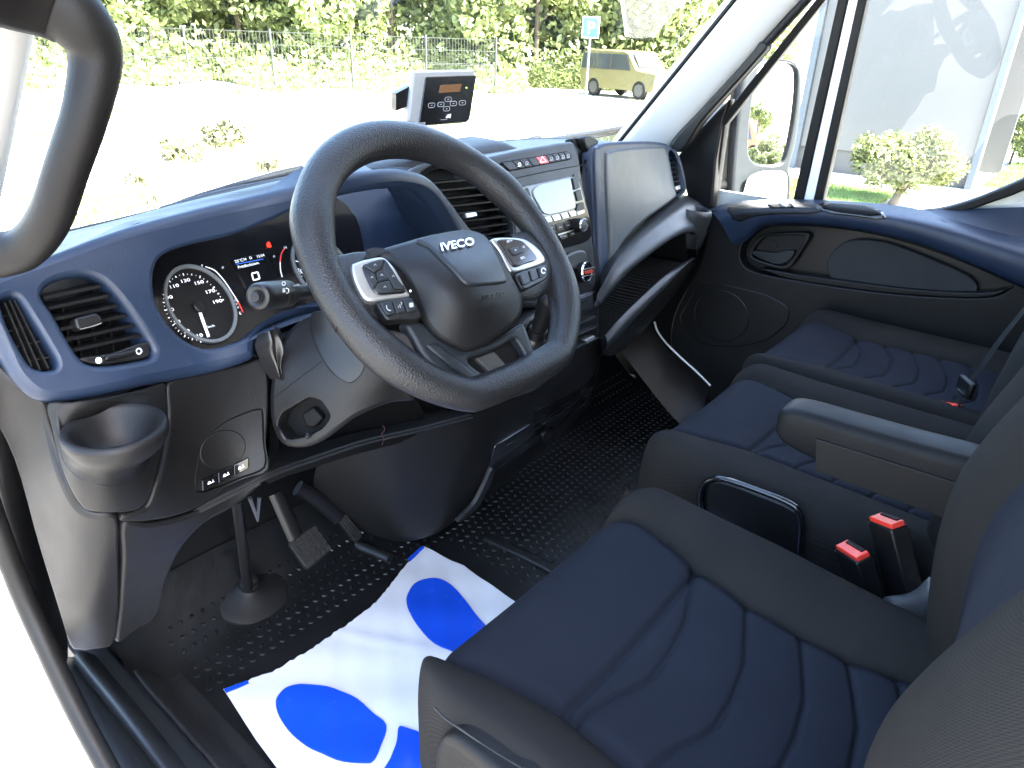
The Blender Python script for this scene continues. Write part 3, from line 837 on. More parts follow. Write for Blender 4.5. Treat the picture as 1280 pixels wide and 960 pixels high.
strip("radio_trim_line", TS, [(694, 293.5), (705, 290.3), (715, 287)], 1.6, SATIN, radio, h=0.0075, k=2)
def knob(c, u, v, hh, ring=True, parent=None, big_=1.0):
    kn = plate("knob", TS, ell(c[0], c[1], u[0], u[1], v[0], v[1], 32), GLOSS, parent, h=hh, depth=hh + 0.002, r=0.002, step=6)
    return kn
def cyl_knob(px, py, S, rad, ln, parent, face=None, ringmat=CHROME, body=BLACK):
    n = S.nor([(px, py)])[0]; f_ = Surf(n, S.at(px, py, ln)).at(px, py); p = f_ - n * ln
    kn = lathe("knob", [(rad * 0.96, -0.003), (rad, 0.002), (rad, ln * 0.8), (rad * 0.97, ln)], p, n, body, parent, 36)
    lathe("knob_ring", [(rad * 0.80, ln - 0.001), (rad * 0.82, ln + 0.0025), (rad * 0.95, ln + 0.0025), (rad * 1.0, ln - 0.001)], p, n, ringmat, kn, 36)
    lathe("knob_face", [(0.0, ln + 0.0018), (rad * 0.5, ln + 0.0016), (rad * 0.80, ln + 0.0008)], p, n, face or SLATE, kn, 30)
    return kn
cyl_knob(730, 281.5, TS, 0.0150, 0.024, radio, face=SLATE)
cyl_knob(690, 295, TS, 0.0135, 0.020, radio, face=BLACK)
strip("knob_mark", TS, ell(690, 295, 1.3, 2.2, n=10), 0.7, GREYP, radio, h=0.0235, k=1, closed=True)
plate("reset_hole", TS, ell(647, 233.5, 1.1, 1.4, n=8), DEEP, dash, h=0.0008, depth=0.001, r=0.0001, step=4)
plate("reset_hole", TS, ell(716.5, 219, 1.1, 1.4, n=8), DEEP, dash, h=0.0008, depth=0.001, r=0.0001, step=4)

# ---- narrow vent between the stack and the passenger panel
NS = SY((735, 180, 0.945), (750, 230, 0.93), (748, 285, 0.905))
nv = plate("narrow_vent", NS, crv([(716, 177), (724, 172), (738, 176), (745, 182), (748, 230), (752, 278), (746, 282), (734, 240), (726, 205)], 4), DEEP, dash, depth=0.02, r=0.003, step=9)
for k in range(8):
    y_ = 196 + k * 10.6
    xl = 727.5 + k * 2.05
    q = [NS.at(xl - 2, y_ + 5, 0.012), NS.at(xl + 14, y_ - 7, 0.006), NS.at(xl + 15, y_ - 1, 0.002), NS.at(xl, y_ + 9, 0.006)]
    build("louvre", q, [(0, 1, 2, 3)], SLATE, nv, 0, solid=0.003)
plate("vent_cap", NS, crv([(722, 174), (730, 171), (741, 177), (738, 183), (732, 190), (728, 192)], 4), CHAR, nv, h=0.016, depth=0.02, r=0.004, step=6)
plate("vent_thumb_wheel", NS, rnd([(745, 271), (750, 270), (751, 279), (746, 281)], 1.5), CHAR, nv, h=0.012, depth=0.012, r=0.002, step=5)

# ---- passenger airbag panel and its blue surround
AS = SY((745, 182, 0.915), (800, 177, 0.955), (840, 182, 1.0), (858, 235, 0.965), (835, 255, 0.935), (800, 280, 0.905), (770, 310, 0.885), (752, 370, 0.860), (744, 290, 0.885), (790, 225, 0.925))
av = crv([(835, 191), (841, 189), (847, 199), (852, 217), (854.5, 234), (852, 241), (845, 244), (841, 226), (837.5, 207)], 4)
plate("airbag_surround", AS, crv([(741, 192), (746, 182), (757, 177.5), (780, 176), (810, 176), (832, 179), (843, 188), (851, 206), (857.5, 230), (856, 240), (848, 246), (828, 257), (800, 279), (778, 303), (764, 334), (757, 366), (751, 373), (746, 364), (745, 320), (743, 260)], 4), BLUE, dash, holes=[av], h=0.004, depth=0.045, r=0.010, hr=0.004, hdepth=0.03, step=9, smooth=75)
plate("airbag_cover", AS, crv([(753, 197), (757, 189.5), (768, 186), (795, 183.5), (824, 183), (831, 189), (835, 208), (840, 232), (843, 246), (830, 257), (806, 274), (786, 292), (772, 312), (763, 338), (758.5, 345), (757, 300), (754, 250)], 4), AIRB, dash, h=0.010, depth=0.02, r=0.009, step=9, smooth=75)
v4 = cavity(AS, big(av), 0.030, dash)
for k in range(8):
    t = (k + 0.6) / 8
    xl = 836 + 8 * t; y_ = 193 + 48 * t
    slat("louvre", AS, (xl - 1, y_ + 1), (xl + 10, y_ - 1), BLACK, v4, 0.004, 0.016, 0.002)
plate("vent_tab", AS, rnd([(845, 233), (850, 231), (851, 236), (846, 238)], 1), SATIN, v4, h=0.0, depth=0.01, r=0.001, step=5)

# ---- roll over the open glovebox tray, tray and lip
def yz(l): return np.array([at(a, b, y=c) for a, b, c in l])
upper = yz([(743, 346, 0.885), (754, 322, 0.90), (769, 304, 0.915), (794, 282, 0.93), (830, 256, 0.95), (850, 244, 0.972), (870, 248, 0.985), (886, 264, 0.975)])
mid = yz([(746, 370, 0.835), (760, 346, 0.835), (777, 326, 0.84), (803, 304, 0.85), (838, 281, 0.865), (860, 273, 0.875), (878, 276, 0.89), (890, 285, 0.93)])
low = yz([(747, 384, 0.83), (768, 360, 0.827), (784, 342, 0.83), (808, 322, 0.835), (838, 300, 0.845), (860, 291, 0.855), (876, 298, 0.87), (888, 300, 0.93)])
inn = low + np.array([(0, 0.03, 0.006)] * 8); inn2 = low + np.array([(0, 0.2, 0.004)] * 8)
um = (upper + mid) / 2 + np.array((0, -0.014, 0.010)); ml = (mid + low) / 2 + np.array((0, -0.008, 0.0))
grid("glovebox_brow", [upper, um, mid, ml, low, inn], SLATE, dash, su=4, sv=4, smooth=80)
grid("tray_roof", [inn, inn2], DEEP, dash, sv=3)
lipu = yz([(757, 420, 0.81), (774, 400, 0.81), (797, 377, 0.815), (832, 345, 0.83), (855, 329, 0.845), (866, 322, 0.86)])
lipl = yz([(757, 436, 0.80), (779, 416, 0.80), (806, 386, 0.805), (842, 349, 0.82), (861, 329, 0.84), (868, 324, 0.86)])
lipb = lipu + np.array((0, 0.012, -0.012))
grid("tray_lip", [lipb, lipu + np.array((0, 0.004, -0.001)), lipu, (lipu + lipl) / 2 + np.array((0, -0.004, 0.002)), lipl, lipl + np.array((0, 0.006, -0.01))], SLATE, dash, su=3, sv=4, smooth=70)
under = yz([(757, 445, 0.82), (775, 440, 0.86), (800, 415, 0.89), (835, 375, 0.92), (858, 345, 0.95), (868, 330, 0.97)])
under2 = under + np.array((0, 0.2, -0.02))
grid("tray_underside", [lipl + np.array((0, 0.006, -0.01)), under, under2], BLACK, dash, su=3, sv=3)
tf0 = lipb.copy(); tf1 = lipb + np.array((0.0, 0.22, -0.012))
grid("tray_floor", [tf0, tf1], DEEP, dash, sv=3)
tr_ = crv(tf0, 10, False)
for k in range(2, 44):
    a = tr_[k]; 
    if k >= len(tr_): break
    build("tray_rib", [a + (-0.0016, 0.004, 0.0015), a + (0.0016, 0.004, 0.0015), a + (0.0016, 0.17, -0.004), a + (-0.0016, 0.17, -0.004)], [(0, 1, 2, 3)], RUBBER, dash, 0, solid=0.0015)
side = yz([(866, 294, 0.86), (882, 300, 0.90), (866, 322, 0.86), (872, 330, 0.93)])
grid("tray_end", [[side[0] + (0.0, -0.01, 0), side[1] + (0.02, 0, 0)], [side[2] + (0, -0.01, 0), side[3] + (0.02, 0, 0)], [side[2] + (0, 0.08, -0.1), side[3] + (0.02, 0.08, -0.1)]], CHAR, dash)
grid("tray_end_inner", [[low[5] + (0, 0.01, 0), low[5] + (0.02, 0.22, 0)], [lipb[-1], lipb[-1] + (0.0, 0.22, -0.01)]], CHAR, dash)
# far cup holder on the passenger side
cc = at(867, 261.5, z=0.625)
lathe("cup_holder", [(0.0, -0.09), (0.034, -0.09), (0.040, -0.01), (0.042, 0.001), (0.046, 0.005), (0.051, 0.002), (0.054, -0.012), (0.050, -0.10)], cc, (0.05, -0.12, 1), SLATE, dash, 40, smooth=60)
# right hand closing panel towards the door, below the brow
rows = [yz([(884, 268, 0.955), (905, 262, 0.99)]), yz([(890, 285, 0.93), (915, 300, 0.97)]), yz([(885, 330, 0.95), (905, 350, 0.99)]), yz([(860, 370, 1.0), (880, 390, 1.02)])]
grid("end_panel", rows, CHAR, dash, su=3, solid=0.004)

# ---- heater controls under the radio
HS = SY((700, 330, 0.86), (745, 320, 0.87), (745, 375, 0.85), (700, 390, 0.84))
plate("heater_recess", HS, crv([(690, 325), (700, 318), (720, 310), (738, 307), (746, 318), (749, 345), (747, 372), (735, 385), (712, 388), (695, 370)], 4), DEEP, dash, h=0.004, depth=0.01, r=0.003, step=8)
plate("heater_brow", HS, crv([(695, 325), (702, 317), (716, 312), (724, 314), (727, 322), (724, 332), (714, 337), (702, 338)], 4), SLATE, dash, h=0.018, depth=0.02, r=0.006, step=7)
cyl_knob(734, 340, HS, 0.0235, 0.030, dash, face=GLOSS, ringmat=CHROME)
cyl_knob(710, 345, HS, 0.0215, 0.026, dash, face=GLOSS, ringmat=CHROME)
EHT = emat("red_heater_display", (0.6, 0.04, 0.015), 0.012)
kn_ = HS.nor([(734, 340)])[0]
KS = Surf(kn_, HS.at(734, 340, 0.0325))
kc = np.array((735.0, 340.0))
plate("heater_display", KS, rnd([kc + (-4.5, -1), kc + (5.5, -3.6), kc + (6, 0.6), kc + (-4, 3)], 1), EHT, dash, h=0.001, depth=0.001, r=0.0002, step=6)
for dy in (-4.2, 4.5):
    strip("knob_line", KS, [kc + (-8.5, dy + 1.5), kc + (8.5, dy - 2.2)], 0.8, STEEL, dash, h=0.001, k=1)
# lower slate keys and vertical console face with black compartments
LS = SY((680, 400, 0.82), (745, 370, 0.845), (745, 450, 0.83), (640, 470, 0.81))
plate("centre_lower_panel", LS, crv([(660, 400), (700, 380), (742, 364), (748, 372), (750, 410), (747, 455), (735, 480), (700, 500), (660, 500), (640, 450)], 4), BLACK, dash, depth=0.04, r=0.006, step=10)
for q in ([(712, 377), (738, 366), (741, 380), (738, 386), (716, 396)], [(686, 398), (696, 392), (700, 404), (690, 411)], [(697, 392), (707, 387), (711, 398), (701, 404)]):
    k_ = plate("console_key", LS, rnd(q, 2.5), SLATE, dash, h=0.006, depth=0.008, r=0.002, step=6)
strip("key_mark", LS, [(722, 379), (731, 375)], 1.1, DEEP, dash, h=0.0075, k=1)
strip("key_mark", LS, [(724, 389), (734, 384)], 1.1, DEEP, dash, h=0.0075, k=1)
for a, b, w_, m_ in (((690, 420), (742, 396), 4, SLATE), ((690, 434), (744, 408), 2.0, GLOSS), ((700, 444), (744, 422), 2.0, SLATE)):
    slat("console_bar", LS, a, b, m_, dash, -0.008, 0.012, 0.004)
plate("console_chip", LS, rnd([(729, 425), (741, 419), (742, 424), (731, 429)], 1), SATIN, dash, h=0.006, depth=0.006, r=0.001, step=5)

# ---- lower left of the dashboard: end cover, cup holder panel, switch panel, knee panel
KSf = SY((-10, 460, 0.835), (20, 480, 0.82), (60, 503, 0.808), (180, 484, 0.815), (330, 449, 0.82), (62, 600, 0.800), (205, 540, 0.795), (335, 520, 0.80), (140, 645, 0.746), (140, 606, 0.734), (95, 600, 0.750), (186, 598, 0.750), (150, 720, 0.775), (100, 812, 0.86), (195, 770, 0.85), (40, 690, 0.87), (10, 560, 0.865),
         (235, 640, 0.775), (335, 590, 0.775), (300, 630, 0.785), (230, 560, 0.80), (290, 560, 0.805), (300, 590, 0.797), (270, 600, 0.798), (112, 700, 0.768), (110, 770, 0.80))
plate("end_cover", KSf, crv([(-20, 452), (22, 480), (44, 496), (57, 506), (61, 535), (74, 588), (94, 630), (115, 643), (147, 646), (150, 700), (150, 760), (143, 806), (118, 814), (100, 815), (86, 808), (70, 760), (45, 680), (15, 575), (-20, 500)], 4), CHAR, dash, depth=0.05, r=0.006, step=10, smooth=75)
cup_loop = crv([(72, 524), (74, 550), (82, 577), (102, 598), (137, 606), (170, 598), (187, 576), (196, 550), (202, 518), (196, 498), (170, 493), (138, 499), (100, 504), (76, 508)], 4)
plate("cup_holder_panel", KSf, crv([(59, 505), (85, 503), (130, 497), (180, 486), (207, 480), (207, 520), (201, 570), (191, 608), (181, 630), (161, 640), (117, 640), (98, 628), (78, 588), (64, 535)], 4), CHAR, dash, holes=[cup_loop.mean(0) + (cup_loop - cup_loop.mean(0)) * 0.97], h=0.001, depth=0.03, r=0.003, hdepth=0.004, step=9, smooth=75)
cup = np.array((0.250, 0.757, 0.640))
lathe("cup_holder", [(0.0, -0.042), (0.020, -0.041), (0.037, -0.013), (0.0425, -0.002), (0.046, 0.003), (0.051, 0.002), (0.0535, -0.003), (0.0530, -0.007)], cup, (0.0, -0.06, 1), CHAR, dash, 56, smooth=70, caps=False)
ring = lambda r_, dz, a: cup + np.array((r_ * math.cos(a), r_ * math.sin(a), dz + 0.06 * r_ * math.sin(a)))
ub = KSf.pos(cup_loop) ; un = KSf.nor(cup_loop)
rows = [[] for _ in range(9)]
for p, n in zip(ub, un):
    a = math.atan2(p[1] - 0.012 - cup[1], p[0] - cup[0])
    p0 = ring(0.0532, -0.004, a); L_ = np.linalg.norm(p - p0)
    tin = (p0 - p) - n * ((p0 - p) @ n); tin /= max(np.linalg.norm(tin), 1e-6)
    p1 = p0 + np.array((0, 0, -0.45 * L_)); p2 = p + tin * 0.45 * L_
    for k in range(9):
        t = k / 8; rows[k].append(p0 * (1 - t) ** 3 + 3 * p1 * t * (1 - t) ** 2 + 3 * p2 * t * t * (1 - t) + (p + n * 0.0012) * t ** 3)
grid("cup_holder_shell", rows, CHAR, dash, smooth=180, closeu=True)
sw_hole = crv([(246, 614), (247, 580), (258, 551), (280, 529), (305, 517), (324, 511), (329, 516), (330, 550), (331, 584), (300, 598), (270, 610)], 4)
plate("switch_panel", KSf, crv([(211, 479), (250, 469), (300, 457), (330, 450), (336, 470), (336, 520), (333, 560), (338, 578), (330, 594), (280, 618), (232, 642), (190, 652), (153, 653), (152, 647), (166, 642), (185, 634), (196, 608), (206, 570), (212, 520)], 4), CHAR, dash, holes=[sw_hole], depth=0.05, r=0.004, hr=0.0015, hdepth=0.006, step=9, smooth=75)
sp_ = plate("fuse_cover", KSf, sw_hole.mean(0) + (sw_hole - sw_hole.mean(0)) * 0.985, CHAR, dash, h=-0.0015, depth=0.01, r=0.0015, step=9, smooth=75)
plate("round_cover", KSf, ell(278.5, 562, 26, -14, 12, 20, 40), CHAR, sp_, h=0.0008, depth=0.003, r=0.0012, step=8)
for k in range(3):
    a = np.array((251.0 + 20.3 * k, 600.5 - 9.8 * k))
    q = [a, a + (19.0, -9.2), a + (19.2, 3.8), a + (0.6, 13.4)]
    b_ = plate("height_button", KSf, rnd(q, 1.2), GLOSS, sp_, h=0.003, depth=0.006, r=0.0008, step=6)
    m_ = np.mean(q, 0)
    strip("button_icon", KSf, [m_ + (-4, 2.6), m_ + (-3, 0.2), m_ + (-1, -0.8), m_ + (-0.5, 1.2)], 1.0, WHITE, b_, h=0.0042, k=1)
    strip("button_icon", KSf, [m_ + (-4.2, 3.2), m_ + (4, -0.6)], 0.9, WHITE, b_, h=0.0042, k=1)
    strip("button_icon", KSf, [m_ + (2.2, -3.2), m_ + (2.6, 0.4)], 0.9, WHITE, b_, h=0.0042, k=1)
plate("knee_panel", KSf, crv([(154, 656), (190, 655), (233, 645), (282, 622), (325, 602), (318, 614), (290, 636), (258, 654), (228, 686), (208, 728), (197, 770), (170, 790), (146, 804), (151, 760), (154, 700)], 4), CHAR, dash, depth=0.05, r=0.005, step=9, smooth=75)
# lower rim of the dashboard running to the console
rim = yz([(232, 646, 0.785), (300, 612, 0.78), (345, 590, 0.775), (400, 571, 0.79), (455, 553, 0.80), (520, 538, 0.80), (590, 520, 0.80)])
grid("lower_rim", [rim + np.array((0, 0.035, 0.002)), rim + np.array((0, 0.004, 0.004)), rim + np.array((0, 0.0, 0.0)), rim + np.array((0, 0.008, -0.006)), rim + np.array((0, 0.12, -0.015))], CHAR, dash, su=3, sv=4, smooth=80)
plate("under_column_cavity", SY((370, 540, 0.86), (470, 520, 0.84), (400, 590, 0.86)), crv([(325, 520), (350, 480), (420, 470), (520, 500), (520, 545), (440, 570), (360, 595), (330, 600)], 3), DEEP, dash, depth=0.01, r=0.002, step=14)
rows = [yz([(330, 450, 0.82), (345, 452, 0.86)]), yz([(336, 490, 0.80), (345, 480, 0.86)]), yz([(337, 540, 0.80), (348, 540, 0.86)]), yz([(336, 585, 0.78), (350, 590, 0.86)])]
grid("switch_panel_return", rows, CHAR, dash, su=3)
rows = [[at(a, b, y=c) for a, b, c in r_] for r_ in (((330, 455, 0.85), (380, 405, 0.87), (450, 390, 0.88), (560, 380, 0.88), (640, 380, 0.87)), ((330, 520, 0.87), (380, 500, 0.88), (470, 480, 0.88), (560, 460, 0.88), (640, 440, 0.87)), ((340, 590, 0.87), (400, 570, 0.88), (470, 550, 0.88), (560, 530, 0.87), (640, 520, 0.85)))]
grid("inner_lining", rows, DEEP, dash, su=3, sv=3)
THREAD = pmat("purple_wire", (0.05, 0.012, 0.035), 0.6)
tube("loose_wire", [at(a, b, y=0.79) for a, b in ((478, 531), (481, 537), (477, 543), (480, 549), (477, 556))], 0.0005, THREAD, dash, n=5)
# ---- console foot: left cheek and rear face
rows = [yz([(395, 585, 1.00), (430, 568, 0.93), (480, 552, 0.87), (550, 530, 0.82), (600, 515, 0.795), (660, 490, 0.80), (710, 455, 0.815), (750, 415, 0.84)]),
        yz([(392, 605, 1.02), (430, 600, 0.95), (485, 592, 0.88), (550, 572, 0.83), (600, 552, 0.80), (660, 515, 0.81), (715, 475, 0.825), (752, 440, 0.85)]),
        yz([(398, 622, 1.04), (440, 636, 0.97), (490, 638, 0.90), (545, 622, 0.85), (588, 597, 0.825), (650, 550, 0.83), (705, 505, 0.845), (747, 468, 0.87)]),
        yz([(410, 632, 1.06), (455, 660, 0.985), (500, 672, 0.93), (540, 664, 0.885), (566, 645, 0.86), (632, 594, 0.86), (690, 545, 0.875), (738, 495, 0.90)]),
        yz([(412, 636, 1.07), (456, 664, 1.0), (500, 677, 0.95), (540, 669, 0.905), (570, 650, 0.88), (636, 600, 0.88), (692, 552, 0.895), (738, 505, 0.92)])]
grid("console_foot", rows, CHAR, dash, su=4, sv=4, smooth=80)
CF = SY((600, 530, 0.79), (745, 425, 0.835), (590, 640, 0.845), (740, 480, 0.87), (660, 545, 0.822))
for q in ([(668, 512), (740, 462), (745, 466), (744, 480), (668, 530)], [(618, 556), (664, 528), (668, 540), (640, 562), (612, 580)], [(676, 530), (735, 490), (730, 500), (688, 534)]):
    plate("console_pocket", CF, rnd(q, 4), GLOSS, dash, h=0.004, depth=0.012, r=0.002, step=8)
for a, b in (((669, 505), (732, 467)), ((666, 515), (745, 467)), ((678, 533), (712, 508)), ((690, 536), (731, 501)), ((616, 586), (676, 547)), ((632, 556), (676, 530))):
    slat("pocket_edge", CF, a, b, GLOSS, dash, -0.006, 0.012, 0.0035)
plate("console_edge", CF, crv([(613, 584), (616, 590), (608, 612), (596, 632), (578, 648), (570, 650), (590, 630), (603, 606)], 4), SLATE, dash, h=0.006, depth=0.01, r=0.002, step=6)
plate("socket", CF, ell(682, 545, 5, -3, 2, 6, 20), BLACK, dash, h=0.006, depth=0.008, r=0.001, step=5)
plate("socket", CF, ell(728, 490, 3, -2, 1.5, 4, 20), BLACK, dash, h=0.006, depth=0.008, r=0.001, step=5)
# ------------------------------------------------------------------ steering wheel
WC = np.array((0.622, 0.606, 0.782)); WA = R(43)
WN = np.array((0, -math.cos(WA), math.sin(WA))); WE1 = np.array((1.0, 0, 0)); WE2 = np.cross(WN, WE1)
def W(u, v, h=0.0): return WC + WE1 * u + WE2 * v + WN * h
def wuv(px, py, h=0.0):
    d = rays([(px, py)])[0]; t = ((WC + WN * h - CAM) @ WN) / (d @ WN); p = CAM + d * t - WC
    return p @ WE1, p @ WE2
wheel = thing("steering_wheel", "black grained three-spoke steering wheel with flattened bottom", "steering wheel", WC)
# rim: outline radius by angle (flat at the bottom), grip thicker at the thumb rests
N_ = 120; path = []; rad = []
for k in range(N_):
    a = 2 * math.pi * k / N_
    u, v = math.sin(a) * 0.1815, math.cos(a) * 0.1815
    fl = -0.162
    if v < fl: v = fl + (v - fl) * 0.22
    path.append(W(u, v)); 
    deg = abs((math.degrees(a) + 180) % 360 - 180)
    rad.append(0.0190 + 0.0038 * math.exp(-(deg / 50) ** 2) + 0.0030 * math.exp(-((deg - 62) / 11) ** 2) + 0.003 * math.exp(-((deg - 118) / 14) ** 2))
tube("rim", path, rad, WHEELM, wheel, n=24, k=1, closed=True, flat=(1.0, 1.08, tuple(WN)))
# hub pad
hub = [(456, 321), (470, 311), (500, 300), (540, 289), (575, 286), (600, 289), (612, 297), (628, 316), (640, 338), (652, 360), (657, 378), (655, 394), (645, 408), (622, 425), (600, 438), (585, 441), (565, 434), (545, 423), (530, 406), (522, 388), (513, 366), (503, 345), (490, 328), (474, 318)]
def wh(px, py, h): return (px, py, h)
HS2 = Surf(WN, WC, [(456, 321, 0.012), (500, 300, 0.012), (575, 286, 0.014), (612, 297, 0.018), (657, 380, 0.022), (640, 412, 0.020), (590, 441, 0.012), (535, 412, 0.012), (515, 370, 0.014), (490, 330, 0.016),
                    (560, 330, 0.046), (600, 330, 0.046), (610, 370, 0.048), (580, 390, 0.042), (545, 360, 0.042), (530, 320, 0.038)])
pad = plate("hub_pad", HS2, crv(hub, 4), CHAR, wheel, depth=0.05, r=0.008, step=7, smooth=80)
# raised shield on the pad with its lower edge
plate("hub_shield", HS2, crv([(520, 302), (545, 294), (576, 289), (598, 292), (610, 301), (620, 320), (629, 342), (632, 352), (627, 355), (606, 357), (590, 358), (580, 355), (568, 342), (550, 324), (535, 310)], 4), SLATE, pad, h=0.0035, depth=0.006, r=0.003, step=7, smooth=75)
bx = np.array((51.0, -10.2)) / 51.0
text("badge", HS2, "IVECO", (549.5, 319), (14.6, -2.9), (-3.4, -13.2), CHROME, pad, h=0.0042, ext=0.002, bold=0.012)
text("badge_edge", HS2, "IVECO", (549.5, 319.3), (14.6, -2.9), (-3.4, -13.2), BLACK, pad, h=0.0038, ext=0.0004, bold=0.04)
text("airbag_mark", HS2, "AIRBAG", (603, 375), (8.0, -1.9), (-1.6, -6.6), BLACK, pad, h=0.0005, ext=0.0008, bold=0.01)
strip("airbag_symbol", HS2, rnd([(617, 378), (624, 376.5), (625, 381), (618, 382.5)], 1), 1.2, BLACK, pad, h=0.0012, k=1, closed=True)
# spokes: side arms joining the rim
def arm(l, th=0.012):
    rows = []
    for (a, b), (c, d), h in l:
        p, q = W(*wuv(a, b, h), h), W(*wuv(c, d, h), h)
        m = (p + q) / 2 + WN * 0.008
        rows.append([p - WN * 0.012, p, m, q, q - WN * 0.012])
    return rows
grid("spoke", arm([((398, 318), (420, 410), 0.0), ((425, 320), (445, 402), 0.002), ((450, 316), (470, 398), 0.004), ((480, 318), (520, 400), 0.006)]), WHEELM, wheel, su=4, sv=4, smooth=80)
grid("spoke", arm([((640, 295), (652, 372), 0.006), ((662, 290), (672, 370), 0.004), ((684, 302), (690, 362), 0.002), ((705, 325), (712, 378), 0.0)]), WHEELM, wheel, su=4, sv=4, smooth=80)
grid("hub_backing", [[W(u * k, v * k - 0.02, hh) for u, v in ((-0.075, 0.035), (0, 0.045), (0.075, 0.035), (0.065, -0.05), (0, -0.07), (-0.065, -0.05))] + [W(-0.075 * k, 0.035 * k - 0.02, hh)] for k, hh in ((1.0, 0.005), (0.9, -0.03), (0.6, -0.05))], BLACK, wheel, su=2)
# button pods
BS = Surf(WN, WC, [(440, 340, 0.012), (520, 380, 0.022), (460, 390, 0.014), (500, 330, 0.020), (470, 360, 0.016)])
podL = plate("silver_bezel", BS, crv([(439, 333), (444, 329), (460, 324), (478, 322), (490, 332), (500, 347), (508, 362), (512, 371), (500, 373), (480, 376), (464, 377), (455, 374), (448, 364), (441, 348)], 4), SATIN, wheel, h=0.002, depth=0.012, r=0.003, step=7, smooth=70)
kb = plate("button_pad", BS, crv([(452, 336), (458, 331), (478, 326), (487, 336), (497, 352), (506, 366), (490, 369), (474, 370), (466, 366), (458, 352)], 4), GLOSS, wheel, h=0.0045, depth=0.006, r=0.0015, step=7)
for q in ([(454, 336.5), (460, 332), (477, 327.5), (474, 339), (466, 344)], [(455, 339), (465, 346), (470, 356), (464, 364), (458, 352)], [(471, 357), (484, 354), (489, 364), (486, 369), (474, 369), (466, 365)], [(476, 341), (480, 329), (488, 340), (497, 355), (503, 365), (491, 364), (486, 354)], [(468, 345), (475, 340.5), (484, 352.5), (471, 355.5)]):
    b_ = plate("wheel_button", BS, rnd(q, 1.5), SLATE, kb, h=0.0065, depth=0.004, r=0.001, step=6)
    m_ = np.mean(q, 0)
    strip("button_symbol", BS, [m_ + (-1.5, 1), m_ + (0, -1.2), m_ + (1.5, 0.8)], 0.8, GREYP, b_, h=0.0078, k=1)
lk = plate("phone_key_bar", BS, crv([(470, 382), (474, 379), (500, 375), (514, 374), (521, 386), (526, 397), (518, 401), (500, 401), (485, 402), (478, 396)], 4), BLACK, wheel, h=0.004, depth=0.012, r=0.002, step=7)
for k, q in enumerate(([(473, 382), (487, 379.5), (492, 395), (483, 397), (479, 393)], [(488.5, 379), (500, 377.5), (505, 392.5), (494, 394.5)], [(501.5, 377), (513, 376), (519, 388), (517, 392), (507, 392.5)])):
    b_ = plate("wheel_button", BS, rnd(q, 2), SLATE, lk, h=0.006, depth=0.004, r=0.001, step=6)
    m_ = np.mean(q, 0)
    if k == 0: strip("phone_symbol", BS, [m_ + (-2.5, -3.5), m_ + (-2, 0.5), m_ + (1, 3), m_ + (3, 2.6)], 1.3, GREYP, b_, h=0.0075, k=3)
    elif k == 1:
        strip("voice_symbol", BS, [m_ + (-2, 3), m_ + (0, -1), m_ + (1, 3)], 1.0, GREYP, b_, h=0.0075, k=1)
        strip("voice_symbol", BS, [m_ + (1, -4), m_ + (2.5, -2.5), m_ + (1.5, -0.5)], 0.8, GREYP, b_, h=0.0075, k=2)
    else: plate("menu_symbol", BS, rnd([m_ + (-3, -2.5), m_ + (2, -3.2), m_ + (3, 2), m_ + (-2, 2.8)], 1), GREYP, b_, h=0.0072, depth=0.001, r=0.0002, step=6)
plate("bezel_chip", BS, ell(511, 366.5, 1.2, 1.5, n=8), WHITE, wheel, h=0.0055, depth=0.001, r=0.0002, step=4)
BR = Surf(WN, WC, [(620, 300, 0.020), (650, 300, 0.016), (682, 322, 0.012), (650, 340, 0.018), (670, 370, 0.014)])
plate("silver_bezel", BR, crv([(614, 300), (626, 297), (650, 298), (664, 304), (676, 315), (681, 324), (678, 330), (662, 336), (642, 341), (634, 334), (624, 314)], 4), SATIN, wheel, h=0.002, depth=0.012, r=0.003, step=7, smooth=70)
kr = plate("button_pad", BR, crv([(620, 303), (630, 300.5), (648, 302), (658, 310), (668, 322), (667, 327), (655, 331), (643, 335), (636, 330), (627, 315)], 4), GLOSS, wheel, h=0.0045, depth=0.006, r=0.0015, step=7)
for q in ([(632, 314), (645, 311), (652, 318), (639, 322)],):
    b_ = plate("wheel_button", BR, rnd(q, 1.5), SLATE, kr, h=0.0065, depth=0.004, r=0.001, step=6)
for q, s in (((629, 307.5), "SET+"), ((639, 317.5), "o"), ((649, 314), "O"), ((646, 328), "SET-")):
    text("button_symbol", BR, s, q, (3.4, -0.8), (-1.2, -3.8), WHITE, kr, h=0.0078)
rk = plate("cruise_key_bar", BR, crv([(642, 346), (650, 341), (668, 335), (680, 332), (682, 342), (680, 350), (668, 357), (654, 363), (648, 358)], 4), BLACK, wheel, h=0.004, depth=0.012, r=0.002, step=7)
for k, q in enumerate(([(645, 346), (656, 342), (660, 355), (651, 359)], [(657.5, 341), (666, 338), (670, 350), (661.5, 354)], [(668, 337), (679, 334), (680.5, 345), (671.5, 350)])):
    b_ = plate("wheel_button", BR, rnd(q, 2), BLACK, rk, h=0.006, depth=0.004, r=0.001, step=6)
    if k == 2: strip("cruise_symbol", BR, ell(674.5, 341.5, 2.6, 3.2, n=14, a0=40, a1=350), 1.1, WHITE, b_, h=0.0075, k=1)
